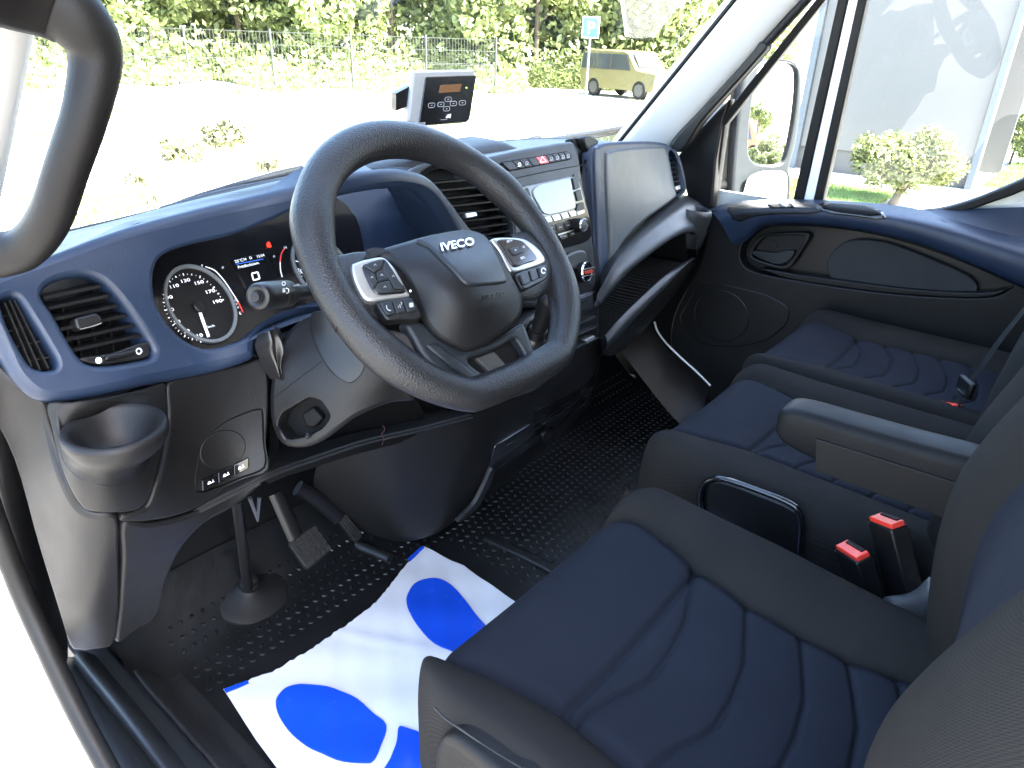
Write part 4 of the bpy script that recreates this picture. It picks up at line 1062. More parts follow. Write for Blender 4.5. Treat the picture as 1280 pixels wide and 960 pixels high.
# lower spoke: forked, with a blue-grey tray insert
LSp = Surf(WN, WC, [(520, 440, 0.0), (600, 470, -0.006), (655, 430, 0.004), (680, 460, 0.0), (620, 500, 0.0), (560, 440, 0.004)])
lower_hole = crv([(585, 452), (600, 444), (625, 434), (640, 424), (648, 428), (660, 450), (667, 464), (662, 471), (640, 477), (624, 478), (608, 470)], 4)
plate("lower_spoke", LSp, crv([(506, 402), (530, 404), (560, 425), (600, 432), (640, 412), (655, 405), (666, 432), (678, 462), (684, 476), (660, 488), (620, 494), (590, 490), (560, 474), (530, 448), (516, 424)], 4), SLATE, wheel, holes=[lower_hole], h=0.001, depth=0.016, r=0.005, hr=0.004, hdepth=0.012, step=8, smooth=75)
plate("spoke_tray", LSp, big(lower_hole, 1.06), CHAR, wheel, h=-0.014, depth=0.004, r=0.001, step=9)
plate("spoke_rib", LSp, crv([(531, 433), (545, 431), (560, 442), (585, 462), (607, 482), (600, 486), (575, 470), (550, 450)], 4), SLATE, wheel, h=0.004, depth=0.008, r=0.003, step=7, smooth=70)
TAUPE = pmat("taupe_grey_plastic", (0.034, 0.031, 0.028), 0.5, grain=0.3, gscale=800)
plate("spoke_side_cover", LSp, crv([(485, 412), (500, 410), (525, 420), (545, 440), (575, 466), (600, 485), (570, 486), (540, 474), (512, 455), (493, 435)], 4), TAUPE, wheel, h=-0.008, depth=0.01, r=0.003, step=8, smooth=70)
plate("spoke_tray_block", LSp, rnd([(600, 446), (622, 436), (640, 456), (618, 464)], 3), TAUPE, wheel, h=-0.008, depth=0.008, r=0.002, step=8)

# ------------------------------------------------------------------ steering column, stalk, gear lever
colm = thing("steering_column", "dark charcoal steering column shroud below the wheel", "steering column", at(400, 500, y=0.75))
SCl = SY((336, 445, 0.805), (372, 400, 0.80), (400, 392, 0.76), (440, 420, 0.715), (480, 480, 0.675), (500, 500, 0.67), (370, 558, 0.745), (430, 530, 0.70), (340, 520, 0.785), (390, 470, 0.745))
pk = rnd([(346, 531), (352, 516), (386, 496), (401, 500), (414, 520), (404, 535), (384, 546), (360, 550)], 6)
plate("column_shroud", SCl, crv([(342, 452), (352, 425), (366, 405), (385, 394), (410, 386), (450, 400), (500, 470), (520, 500), (490, 505), (452, 520), (430, 534), (404, 552), (378, 561), (352, 556), (338, 530), (336, 490)], 4), CHAR, colm, holes=[pk], depth=0.09, r=0.008, hr=0.0015, hdepth=0.03, step=9, smooth=70)
plate("shroud_pocket", SCl, big(pk, 1.05), DEEP, colm, h=-0.028, depth=0.004, r=0.001, step=9)
strip("shroud_seam", SCl, [(343, 497), (370, 476), (402, 452)], 0.9, DEEP, colm, h=0.0005, k=2)
plate("column_patch", SCl, crv([(389, 396), (395, 389), (412, 395), (440, 425), (455, 452), (452, 467), (440, 478), (425, 474), (408, 456), (396, 432), (390, 412)], 4), BLACK, colm, h=0.0015, depth=0.003, r=0.001, step=8)
strip("patch_edge", SCl, [(389, 400), (391, 420), (400, 442), (412, 461), (426, 474), (440, 478), (450, 470)], 0.6, DEEP, colm, h=0.003)
plate("ignition_block", SCl, rnd([(370, 520), (385, 511), (400, 526), (388, 538), (376, 536)], 4), DEEP, colm, h=-0.014, depth=0.014, r=0.003, step=7)
tube("adjust_lever", [SCl.at(347, 534, 0.0), SCl.at(354, 541, 0.005), SCl.at(359, 549, 0.004)], 0.003, BLACK, colm, n=8)
lathe("lever_tip", [(0, 0.004), (0.004, 0.003), (0.005, 0), (0.004, -0.003), (0, -0.004)], SCl.at(387, 543, 0.006), (0, -0.5, 0.8), BLACK, colm, 12)
# leather boot between column and fascia
rows = []
for k, (a, b, c, d) in enumerate(((322, 418, 338, 404), (319, 432, 350, 412), (323, 446, 352, 432), (330, 462, 350, 452), (338, 474, 346, 470))):
    p, q = at(a, b, y=0.80), at(c, d, y=0.79)
    rows.append([p, p * 0.7 + q * 0.3 + np.array((0, -0.018 - 0.004 * (k % 2), 0.004)), p * 0.45 + q * 0.55 + np.array((0, -0.010, 0)), p * 0.2 + q * 0.8 + np.array((0, -0.016 + 0.006 * (k % 2), 0)), q])
SOFT = pmat("soft_black_leatherette", (0.009, 0.009, 0.01), 0.3, grain=0.3, gscale=500)
grid("column_boot", rows, SOFT, colm, su=5, sv=5, smooth=80)
# light stalk
st = thing("indicator_stalk", "black indicator and light stalk left of the steering wheel", "stalk", at(360, 370, y=0.72))
pa, pb = at(322, 371, y=0.665), at(400, 362, y=0.735)
ax = pb - pa; Ls = np.linalg.norm(ax); ax = ax / Ls
lathe("stalk_end", [(0.0, -0.0035), (0.0065, -0.0035), (0.0072, -0.001), (0.0105, -0.002), (0.0135, 0.0), (0.0150, 0.004), (0.0155, 0.012), (0.0155, 0.040), (0.0150, 0.0405), (0.0150, 0.0415), (0.0155, 0.042), (0.0155, 0.052), (0.0148, 0.0525), (0.0148, 0.054), (0.0152, 0.0545), (0.0150, 0.066), (0.011, 0.072), (0.0085, 0.08), (0.008, Ls + 0.03)], pa, ax, BLACK, st, 36, smooth=35)
lathe("end_button", [(0.0, -0.0065), (0.0050, -0.006), (0.0062, -0.0035), (0.0062, 0.0)], pa, ax, CHAR, st, 28)
sn = CAM - (pa + pb) / 2; sn -= ax * (sn @ ax); sn /= np.linalg.norm(sn)
StS = Surf(sn, pa + ax * 0.05 + sn * 0.0157)
strip("stalk_symbol", StS, ell(354, 354.5, 2.2, 2.2, n=12), 0.9, WHITE, st, h=0.0006, k=1, closed=True)
strip("stalk_symbol", StS, ell(357.5, 363.5, 3.0, 3.2, n=14, a0=-100, a1=100), 1.0, WHITE, st, h=0.0006, k=1)
for k in range(3): strip("stalk_symbol", StS, [(352.5, 361.5 + 1.8 * k), (356, 361 + 1.8 * k)], 0.8, WHITE, st, h=0.0006, k=1)
strip("stalk_symbol", StS, [(366, 357.5), (374, 355.5)], 2.0, GREYP, st, h=0.0006, k=1)
# gear lever behind the wheel
gl = thing("gear_lever", "black gear lever with leather gaiter beside the wheel's lower spoke", "gear lever", at(680, 430, y=0.78))
pt = at(688, 372, y=0.70); pb = at(672, 415, y=0.735)
tube("knob", [pb, pb + (pt - pb) * 0.3, pb + (pt - pb) * 0.7, pt, pt + (pt - pb) * 0.18], [0.014, 0.0155, 0.019, 0.021, 0.012], CHAR, gl, n=18)
tube("collar", [pb - (pt - pb) * 0.12, pb + (pt - pb) * 0.1], [0.017, 0.0165], BLACK, gl, n=18, k=2)
q0 = at(668, 422, y=0.745); rows = []
for k, (dz, rr) in enumerate(((0.0, 0.015), (-0.015, 0.026), (-0.03, 0.030), (-0.05, 0.044), (-0.062, 0.050), (-0.085, 0.064))):
    rows.append([q0 + np.array((0.010 * k * 0.8 + rr * math.cos(a) * (1 + 0.12 * math.sin(3 * a + k)), 0.008 * k + rr * math.sin(a) * (1 + 0.10 * math.cos(2 * a + k)), dz + 0.004 * math.sin(5 * a + k))) for a in np.linspace(0, 2 * math.pi, 13)])
grid("gaiter", rows, SOFT, gl, su=3, sv=3, smooth=80)
# ------------------------------------------------------------------ floor mat, paper, pedals
FLOORM = pmat("embossed_black_floor_rubber", (0.0065, 0.0068, 0.007), 0.36, grain=0.2, gscale=330, vary=0.3, vscale=14, rvar=0.18, dust=0.06, spec=0.35)
mat_ = thing("floor_mat", "black embossed rubber floor mat covering the cab floor", "floor mat", (1.1, 0.7, 0.0))
rows = []
for y in np.linspace(-0.4, 1.16, 40):
    r_ = []
    for x in np.linspace(0.275, 1.96, 50):
        z = 0.005 + 0.035 * max(0, 1 - (x - 0.275) / 0.07) ** 2          # turned-up outer edge
        z += 0.020 / (1 + math.exp(-(x - 0.98) / 0.012)) * (1 / (1 + math.exp((y - 0.86) / 0.02)))    # raised centre
        z += 0.10 * max(0, (y - 1.02) / 0.14) ** 1.5
        r_.append((x, y, z))
    rows.append(r_)
grid("mat_sheet", rows, FLOORM, mat_, smooth=80)
V, F = [], []
def matz(x, y): return 0.005 + 0.020 / (1 + math.exp(-(x - 0.98) / 0.012)) * (1 / (1 + math.exp((y - 0.86) / 0.02))) + 0.10 * max(0, (y - 1.02) / 0.14) ** 1.5
def stud(x, y, a, b, h, rot):
    o = len(V); c, s = math.cos(rot), math.sin(rot); z = matz(x, y)
    for k in range(6):
        t = k * math.pi / 3
        u, v = a * math.cos(t), b * math.sin(t)
        V.append((x + c * u - s * v, y + s * u + c * v, z - 0.001))
    for k in range(6):
        t = k * math.pi / 3
        u, v = a * 0.6 * math.cos(t), b * 0.6 * math.sin(t)
        V.append((x + c * u - s * v, y + s * u + c * v, z + h))
    F.append(tuple(range(o + 6, o + 12)))
    for k in range(6): F.append((o + k, o + (k + 1) % 6, o + 6 + (k + 1) % 6, o + 6 + k))
j = 0
for y in np.arange(0.46, 1.09, 0.021):
    j += 1
    for x in np.arange(0.36, 1.93, 0.021):
        xx = x + (0.0105 if j % 2 else 0)
        if 0.34 < xx < 0.93 and y < 0.935: continue
        stud(xx, y, 0.0075, 0.0045, 0.0028, R(45) if (j % 2) else R(-45))
o = build("mat_studs", V, F, FLOORM, mat_, 40); tag(o, kind="stuff")
# welt along the raised centre and ridge under the pedals
tube("mat_welt", [(0.995, 0.42, 0.020), (0.995, 0.7, 0.020), (0.99, 0.86, 0.012)], 0.012, FLOORM, mat_, flat=(0.7, 1.2, (0, 0, 1)))
FLEECE = pmat("rough_dark_floor_liner", (0.009, 0.009, 0.0095), 0.45, grain=0.9, gscale=420, vary=0.35, vscale=20, dust=0.15)
tube("liner_ridge", [at(a, b, z=0.012) for a, b in ((405, 668), (430, 675), (460, 686), (488, 698))], 0.012, FLEECE, mat_, n=14, flat=(0.8, 1.0, (0, 0, 1)))
rows = [[(x, y, z) for y in np.linspace(-0.3, 1.05, 14)] for x, z in ((0.276, 0.035), (0.284, 0.040), (0.298, 0.030), (0.318, 0.014), (0.345, 0.0065))]
grid("liner_edge", rows, FLEECE, mat_, su=3, smooth=80)

class Paper(Surf):
    def pos(self, p):
        q = super().pos(p)
        x, y = q[:, 0], q[:, 1]
        z = 0.5 * (0.003 * np.sin(x * 21 + 3 * y) * np.sin(y * 17 - 4 * x) + 0.0022 * np.sin(x * 47 + y * 39) + 0.0014 * np.sin(x * 90 - y * 70) + 0.003 * np.exp(-((x - y * 0.9 + 0.21) / 0.02) ** 2) + 0.006 * np.exp(-((x + y * 0.5 - 1.02) / 0.012) ** 2) * np.exp(-((y - 0.82) / 0.12) ** 2))
        q[:, 2] += z
        return q
PS = Paper((0, 0, 1), (0, 0, 0.019))
PAPER = pmat("white_coated_paper", (0.43, 0.43, 0.44), 0.42, grain=0.25, gscale=60, vary=0.03)
PRINT = pmat("glossy_blue_ink", (0.005, 0.045, 0.36), 0.25, vary=0.06, grain=0.1, gscale=60)
pap = thing("paper_floor_cover", "white paper floor cover printed with blue shoe soles", "paper mat", (0.62, 0.7, 0.01))
r2 = np.random.default_rng(3)
front = np.array([(279, 862), (310, 849), (345, 836), (380, 817), (410, 797), (440, 776), (470, 752), (492, 726), (511, 701), (529, 682)], float)
front = crv(front, 8, False)
front += np.stack([np.zeros(len(front)), r2.uniform(-1.3, 1.3, len(front))], 1)
po = np.vstack([front, [(545, 690), (565, 700), (580, 706), (600, 722), (622, 737), (700, 790), (760, 840), (700, 960), (560, 1100), (420, 1110), (390, 1030), (350, 965), (320, 925), (300, 893)]])
plate("sheet", PS, po, PAPER, pap, depth=0.0008, r=0.0002, step=5, smooth=80)
for nm, o_ in (("printed_sole", [(345, 879), (350, 868), (360, 860), (381, 856), (409, 860), (440, 871), (465, 891), (483, 907), (476, 933), (468, 950), (456, 955), (421, 951), (390, 938), (365, 919), (349, 896)]),
               ("printed_sole", [(508, 751), (511, 741), (518, 731), (530, 725), (546, 724), (560, 729), (572, 739), (583, 753), (595, 770), (620, 800), (600, 825), (560, 813), (540, 802), (521, 782), (511, 765)])):
    plate(nm, PS, crv(o_, 4), PRINT, pap, h=0.0026, depth=0.002, r=0.0001, step=5, smooth=80)
plate("printed_heel", PS, rnd([(498, 907), (521, 914), (545, 927), (585, 960), (600, 1010), (540, 1040), (490, 1020), (470, 975), (488, 950), (496, 929)], 6), PRINT, pap, h=0.0026, depth=0.002, r=0.0001, step=5, smooth=80)
plate("printed_heel", PS, rnd([(640, 815), (680, 840), (690, 880), (640, 880), (612, 845)], 6), PRINT, pap, h=0.0026, depth=0.002, r=0.0001, step=5, smooth=80)
plate("printed_corner", PS, [(280, 862.5), (309, 850), (311, 853.5), (283, 867)], PRINT, pap, h=0.0026, depth=0.002, r=0.0001, step=5)
plate("printed_corner", PS, [(510, 698.5), (527, 683.5), (530.5, 685), (512, 702.5)], PRINT, pap, h=0.0026, depth=0.002, r=0.0001, step=5)

# pedals and steering shaft
def pedal(name, label, quad, arm, y, pads):
    t = thing(name, label, "pedal", at(*quad[2], y=y))
    S = SY(*[(a, b, y + d) for (a, b), d in zip(quad, (0.035, 0.03, -0.012, -0.012))])
    p = plate("pad", S, rnd(quad, 7), RUBBER, t, depth=0.014, r=0.003, step=7)
    q = np.array(quad, float)
    nu, nv = pads
    for i in range(nu):
        for j in range(nv):
            def bl(u, v): return (q[0] * (1 - u) + q[1] * u) * (1 - v) + (q[3] * (1 - u) + q[2] * u) * v
            u0, u1, v0, v1 = (i + 0.16) / nu, (i + 0.86) / nu, (j + 0.16) / nv, (j + 0.86) / nv
            plate("pad_block", S, np.array([bl(u0, v0), bl(u1, v0), bl(u1, v1), bl(u0, v1)]), RUBBER, p, h=0.0028, depth=0.004, r=0.0008, step=12)
    tube("pedal_arm", arm, 0.010, BLACK, t, n=10, k=4, flat=(1.6, 0.7, (1, 0, 0)))
    return t
pedal("brake_pedal", "square ribbed brake pedal left of the console", [(359, 678), (394, 655), (416, 686), (384, 713)], [at(345, 615, y=1.0), at(356, 640, y=0.985), at(370, 672, y=0.965)], 0.94, (5, 4))
pedal("accelerator_pedal", "tall narrow accelerator pedal beside the console cheek", [(414, 640), (424, 632), (455, 670), (444, 679)], [at(372, 610, y=1.02), at(395, 622, y=1.02), at(425, 648, y=1.01)], 0.99, (4, 1))
sh = thing("steering_shaft", "steering shaft with round floor boot in the footwell", "steering shaft", at(310, 745, z=0.0))
tube("shaft", [at(296, 625, y=0.98), at(303, 680, y=1.005), at(310, 735, y=1.03)], 0.0095, BLACK, sh, n=14, k=4)
lathe("floor_boot", [(0.0105, 0.05), (0.016, 0.045), (0.017, 0.038), (0.015, 0.034), (0.020, 0.030), (0.021, 0.022), (0.019, 0.018), (0.026, 0.012), (0.06, 0.006), (0.075, 0.0), (0.078, -0.012)], at(311, 738, z=0.03), (0, -0.35, 1), RUBBER, sh, 40, smooth=50)
tube("pedal_bracket", [at(312, 622, y=1.05), at(322, 650, y=1.05), at(324, 622, y=1.05)], 0.004, STEEL, sh, n=6, k=1)

# ------------------------------------------------------------------ seats
def cushion(P, parent, name):
    """upholstered cushion: P holds outline and seam functions of y"""
    ys, yb = P["yf"], P["yb"]; zc = P["z"]
    # rows from the back to the front edge and down the front
    T = []
    n1 = 230; rf = P.get("rf", 0.055)
    for y in np.linspace(yb, ys - rf, n1): T.append((y, 0.0))
    for a in np.linspace(0, 90, 14)[1:]: T.append((ys - rf + rf * math.sin(R(a)), rf * (1 - math.cos(R(a)))))
    for d in np.linspace(0.02, P.get("skirt", 0.13), 6): T.append((ys - 0.10 * d, rf + d))
    cols = [(-1, t) for t in np.linspace(0, 1, 22)] + [(0, t) for t in np.linspace(0, 1, 84)] + [(1, t) for t in np.linspace(1, 0, 22)]
    A = np.zeros((len(T), len(cols), 3)); reg = [c[0] for c in cols]
    def I(key, y):
        a = P[key]; return float(np.interp(y, [q[0] for q in a], [q[1] for q in a]))
    for i, (y, drop) in enumerate(T):
        xl, xr, sl, sr = I("xl", y), I("xr", y), I("sl", y), I("sr", y)
        for j, (c, t) in enumerate(cols):
            if c == 0:
                x = sl + (sr - sl) * t
                z = -0.004 * math.sin(math.pi * t) - 0.010 * math.exp(-((t) / 0.03) ** 2) - 0.010 * math.exp(-((1 - t) / 0.03) ** 2)
                z -= P.get("dish", 0.012) * math.sin(math.pi * t) * min(1, max(0, (ys - 0.10 - y) / 0.1))
                yy = y - P["seam"]
                z -= 0.0055 * math.exp(-(yy / 0.0045) ** 2) + 0.004 * math.exp(-(yy / 0.016) ** 2)
                if y < P["seam"] + 0.01:
                    sh_ = np.interp(t, [0, 0.09, 0.2, 0.28, 0.38, 0.55, 0.72, 0.86, 1.0], [0.024, 0.022, 0.016, 0.006, -0.002, 0.0, 0.008, 0.026, 0.046])
                    for q0 in P["quilt"]:
                        d = y - (q0 + sh_)
                        z -= 0.0045 * math.exp(-(d / 0.0034) ** 2) + 0.0022 * math.exp(-(d / 0.013) ** 2)
            else:
                # t: 0 = bottom of the side, 1 = seam
                e, s_ = (xl, sl) if c < 0 else (xr, sr)
                rise = P.get("rise", 0.028)
                if t < 0.25:
                    x = e; z = -P.get("side", 0.12) + (P.get("side", 0.12) - 0.045) * t / 0.25
                else:
                    k = (t - 0.25) / 0.75
                    a = k * math.pi
                    bl = s_ - e
                    x = e + bl * (0.5 - 0.5 * math.cos(a * 0.5 + 0.0) * 1.0) * 1.0 if False else e + bl * (1 - math.cos(a / 2)) ** 0.9
                    z = -0.045 * (1 - math.sin(min(a, math.pi / 2)) ) + rise * math.sin(math.pi * min(1, k * 1.0)) ** 0.8 * 0.9
                    if k > 0.5: z = rise * math.sin(math.pi * k) ** 0.8 * 0.9
                    z -= 0.010 * math.exp(-((1 - k) / 0.08) ** 2)
                    # piping seam along the outer edge
            zz = zc + z - drop * (1.0)
            A[i, j] = (x, y, zz)
    # rounded corners in plan
    r_, c_ = A.shape[:2]
    for i, (y, drop) in enumerate(T):
        if y > ys - 0.07:
            k = min(1, (y - (ys - 0.07)) / 0.07)
            xm = (A[i, :, 0].min() + A[i, :, 0].max()) / 2
            w_ = (A[i, :, 0].max() - A[i, :, 0].min()) / 2
            f = 1 - 0.035 / w_ * k ** 2
            A[i, :, 0] = xm + (A[i, :, 0] - xm) * f
    out = {}
    for rg, nm, mt in ((-1, "bolster", FBLACK), (0, "seat_panel", P.get("mat", FBLUE)), (1, "bolster", FBLACK)):
        jj = [j for j in range(c_) if reg[j] == rg]
        if rg == -1: jj.append(jj[-1] + 1)
        if rg == 1: jj.insert(0, jj[0] - 1)
        sub = A[:, jj]
        out[rg] = grid(nm, sub, mt, parent, smooth=180)
    return A
ds = thing("driver_seat", "blue and black fabric driver's seat with quilted cushion", "seat", (0.6, 0.15, 0.0))
cushion(dict(yf=0.445, yb=-0.09, z=0.405, seam=0.276, quilt=(0.238, 0.154, 0.083, 0.028, -0.022),
             xl=[(-0.1, 0.352), (0.2, 0.345), (0.36, 0.347), (0.44, 0.362)], xr=[(-0.1, 0.835), (0.06, 0.850), (0.2, 0.868), (0.44, 0.872)],
             sl=[(-0.1, 0.425), (0.19, 0.436), (0.27, 0.444), (0.31, 0.441), (0.364, 0.431), (0.40, 0.415), (0.43, 0.40)],
             sr=[(-0.1, 0.765), (0.0, 0.743), (0.07, 0.727), (0.13, 0.728), (0.196, 0.734), (0.285, 0.757), (0.37, 0.788), (0.43, 0.797)]), ds, "cushion")
box("seat_base", (0.61, 0.13, 0.13), (0.46, 0.44, 0.26), CHAR, ds, bevel=0.02)
bS = SX((560, 930, 0.335), (640, 960, 0.335), (600, 1000, 0.335))
plate("side_cover", SX((545, 930, 0.338)), crv([(541, 955), (545, 932), (553, 922), (568, 925), (592, 942), (622, 966), (660, 1000), (660, 1080), (600, 1080), (545, 1020)], 4), GRIPM, ds, depth=0.05, r=0.008, step=9, smooth=70)
tube("bolster_piping", [at(a, b, x=0.3445) for a, b in ((543, 884), (556, 897), (580, 914), (620, 940), (660, 964), (720, 1000))], 0.0012, BLACK, ds, n=6)
# backrest
def backrest(parent, x0, x1, prof, bol, zs, blue=(0.3, 0.7), dep=0.11, mids=FBLUE, near=0.0):
    xs_ = [0, 0.01, 0.05, 0.11, 0.17, 0.22, 0.26, 0.32, 0.5, 0.68, 0.74, 0.78, 0.83, 0.89, 0.95, 0.99, 1.0]
    hh = [-dep, -0.05, -0.012, 0.0, -0.004, -0.020, -0.040, -0.045, -0.048, -0.045, -0.040, -0.020, -0.004, 0.0, -0.012, -0.05, -dep]
    rows = []
    for z in zs:
        y0 = float(np.interp(z, [p[0] for p in prof], [p[1] for p in prof]))
        rows.append([(x0 + (x1 - x0) * s, (y0 + h * bol if abs(h) < 0.06 else y0 + h) - near * max(0, 1 - s / 0.26), z) for s, h in zip(xs_, hh)])
    A = np.array(rows)
    A = np.array([crv(r, 4, False) for r in A]); A = np.stack([crv(A[:, j], 4, False) for j in range(A.shape[1])], 1)
    n = A.shape[1]; a, b = 6 * 4, 10 * 4
    grid("back_bolster", A[:, :a + 1], FBLACK, parent, smooth=180); grid("back_panel", A[:, a:b + 1], mids, parent, smooth=180); grid("back_bolster", A[:, b:], FBLACK, parent, smooth=180)
prof = [(0.30, -0.03), (0.36, -0.006), (0.43, 0.014), (0.50, 0.028), (0.58, 0.036), (0.64, 0.034), (0.70, 0.018), (0.78, -0.012), (0.95, -0.09), (1.15, -0.18)]
backrest(ds, 0.325, 0.875, prof, 1.0, np.linspace(0.30, 1.13, 16), near=0.055)
ARMM = pmat("satin_dark_armrest_skin", (0.0075, 0.008, 0.0085), 0.48, grain=0.3, gscale=700, spec=0.10, dust=0.05)
# armrest on the inner side of the backrest
am = []
for y, z0, z1, wd in ((0.264, 0.560, 0.580, 0.018), (0.257, 0.545, 0.590, 0.027), (0.235, 0.536, 0.596, 0.031), (0.18, 0.529, 0.598, 0.032), (0.10, 0.528, 0.601, 0.032), (0.03, 0.530, 0.605, 0.032), (-0.05, 0.532, 0.608, 0.032)):
    xc = 0.935; r_ = []
    for a in np.linspace(0, 360, 25)[:-1]:
        c, s = math.cos(R(a)), math.sin(R(a))
        r_.append((xc + wd * np.sign(c) * abs(c) ** 0.38, y, (z0 + z1) / 2 + (z1 - z0) / 2 * np.sign(s) * abs(s) ** 0.40))
    r_.append(r_[0]); am.append(r_)
ar = grid("armrest", am, ARMM, ds, su=4, smooth=70)
build("armrest_side_panel", [(0.902, 0.205, 0.568), (0.902, -0.02, 0.574), (0.902, -0.02, 0.520), (0.902, 0.195, 0.522)], [(0, 1, 2, 3)], CHAR, ar, 0, solid=0.004, bevel=0.001)
# seat belt buckles between the seats
def buckle(label, px, py, x, lean, body):
    p = at(px, py, x=x)
    t = thing("seat_belt_buckle", label, "belt buckle", p, "red belt buckles")
    up_ = np.array((lean, 0.45, 0.89)); up_ /= np.linalg.norm(up_)
    sd_ = np.cross(up_, (0.75, -0.55, 0.25)); sd_ /= np.linalg.norm(sd_); fr = np.cross(sd_, up_)
    Rm = np.stack([sd_, fr, up_], 1)
    box("buckle_body", p - up_ * body / 2, (0.050, 0.026, body), BLACK, t, Rm, bevel=0.003)
    box("release_button", p + up_ * 0.002, (0.046, 0.020, 0.008), REDK, t, Rm, bevel=0.0015)
    box("slot", p + up_ * 0.0045 + fr * 0.006, (0.034, 0.006, 0.006), DEEP, t, Rm)
    box("buckle_rim", p - up_ * 0.0035 - fr * 0.0115, (0.048, 0.002, 0.003), SATIN, t, Rm)
    return t, up_, fr, sd_
buckle("red belt buckle nearest the driver's cushion", 1066, 690, 0.905, -0.1, 0.10)
buckle("red belt buckle standing behind and above its neighbour by the armrest", 1109, 653, 0.935, 0.05, 0.13)
b3, u3, f3, s3 = buckle("red belt buckle on the far passenger seat with the belt clipped in", 1186, 507, 1.52, 0.0, 0.08)
bt = thing("seat_belt", "black webbing belt clipped in across the far passenger seat", "seat belt", at(1205, 490, x=1.52))
tube("webbing", [at(1203, 488, x=1.52), at(1222, 465, x=1.54), at(1250, 425, x=1.60), at(1290, 375, x=1.70), at(1340, 310, x=1.82)], 0.022, WEB, bt, n=8, k=5, flat=(0.10, 1.0, (0.4, -0.6, 0.6)))
box("tongue", at(1207, 484, x=1.515), (0.05, 0.012, 0.034), BLACK, bt, rotz(R(35)), bevel=0.004)
box("tongue_plate", at(1197, 497, x=1.515), (0.026, 0.004, 0.03), CHROME, bt, rotz(R(35)))
# belt strap lying beside the driver's backrest (grey plastic anchor)
an = thing("belt_anchor_cover", "pale grey plastic anchor cover between driver's seat and backrest", "anchor cover", at(1140, 760, x=0.90))
rows = [[at(1104, 748, x=0.905), at(1140, 742, x=0.905), at(1164, 722, x=0.905)], [at(1112, 760, x=0.89), at(1146, 752, x=0.89), at(1166, 735, x=0.89)], [at(1128, 780, x=0.89), at(1150, 780, x=0.89), at(1172, 765, x=0.89)], [at(1146, 796, x=0.90), at(1165, 797, x=0.90), at(1182, 785, x=0.90)]]
GREYPL = pmat("mid_grey_plastic", (0.06, 0.06, 0.06), 0.4, grain=0.2)
grid("cover", rows, GREYPL, an, su=4, sv=4, solid=0.006)

# passenger bench: two seats
ms = thing("middle_seat", "blue and black fabric middle passenger seat beside the armrest", "seat", (1.22, 0.2, 0.0))
cushion(dict(yf=0.515, yb=-0.02, z=0.405, seam=0.352, quilt=(0.315, 0.245, 0.185, 0.125, 0.07), rise=0.022, dish=0.01,
             xl=[(0, 0.975), (0.4, 0.975), (0.5, 0.985)], xr=[(0, 1.455), (0.5, 1.455)],
             sl=[(0, 1.085), (0.35, 1.098), (0.45, 1.075), (0.51, 1.06)], sr=[(0, 1.375), (0.35, 1.362), (0.45, 1.395), (0.51, 1.41)]), ms, "cushion")
box("seat_base", (1.22, 0.2, 0.14), (0.44, 0.44, 0.28), CHAR, ms, bevel=0.02)
prof2 = [(0.32, 0.03), (0.40, 0.06), (0.5, 0.06), (0.6, 0.045), (0.75, 0.0), (1.1, -0.13)]
backrest(ms, 0.985, 1.46, prof2, 0.6, np.linspace(0.32, 1.08, 12), dep=0.1)
tube("loop_handle", [at(a, b, x=0.965) for a, b in ((878, 640), (876, 622), (880, 606), (891, 599), (908, 600), (950, 614), (988, 630), (999, 642), (1002, 662), (1000, 690))], 0.0052, GLOSS, ms, n=10, k=6)
plate("loop_recess", SX((880, 620, 0.969)), crv([(881, 640), (882, 612), (894, 604), (912, 606), (950, 620), (986, 635), (996, 648), (996, 690), (940, 680)], 4), BLACK, ms, h=0.0, depth=0.01, r=0.002, step=10)
ps = thing("outer_passenger_seat", "blue and black fabric passenger seat next to the far door", "seat", (1.71, 0.2, 0.0))
cushion(dict(yf=0.535, yb=0.02, z=0.405, seam=0.372, quilt=(0.335, 0.268, 0.208, 0.15, 0.09), rise=0.022, dish=0.01,
             xl=[(0, 1.46), (0.5, 1.46)], xr=[(0, 1.935), (0.42, 1.935), (0.5, 1.925)],
             sl=[(0, 1.545), (0.37, 1.556), (0.47, 1.53), (0.53, 1.515)], sr=[(0, 1.83), (0.37, 1.815), (0.47, 1.86), (0.53, 1.88)]), ps, "cushion")
box("seat_base", (1.71, 0.22, 0.14), (0.44, 0.44, 0.28), CHAR, ps, bevel=0.02)
backrest(ps, 1.465, 1.94, prof2, 0.6, np.linspace(0.32, 1.08, 12), dep=0.1)
# ------------------------------------------------------------------ passenger door
door = thing("passenger_door", "far passenger door with blue armrest rail, dark panel and white window frame", "door", (2.02, 0.4, 0.1))
DS = SX((890, 270, 2.0), (1280, 345, 1.995), (930, 330, 1.985), (1280, 480, 2.0), (850, 400, 1.985), (1000, 420, 1.99), (870, 470, 1.99))
pocket = crv([(925, 320), (929, 304), (940, 292), (957, 285), (985, 283), (1020, 284), (1080, 291), (1140, 306), (1200, 327), (1250, 349), (1266, 357), (1258, 365), (1244, 371), (1215, 373), (1160, 371), (1100, 366), (1040, 358), (985, 349), (950, 342), (932, 334)], 4)
plate("door_panel", DS, crv([(886, 266), (900, 262), (940, 258), (1000, 262), (1080, 272), (1180, 300), (1300, 345), (1320, 420), (1320, 560), (1100, 560), (940, 540), (885, 505), (850, 470), (838, 430), (842, 395), (856, 365), (872, 335), (882, 300)], 4), CHAR, door, holes=[pocket], depth=0.03, r=0.006, hr=0.004, hdepth=0.045, step=11, smooth=75)
plate("pocket_back", DS, big(pocket, 1.03), BLACK, door, h=-0.045, depth=0.004, r=0.001, step=14)
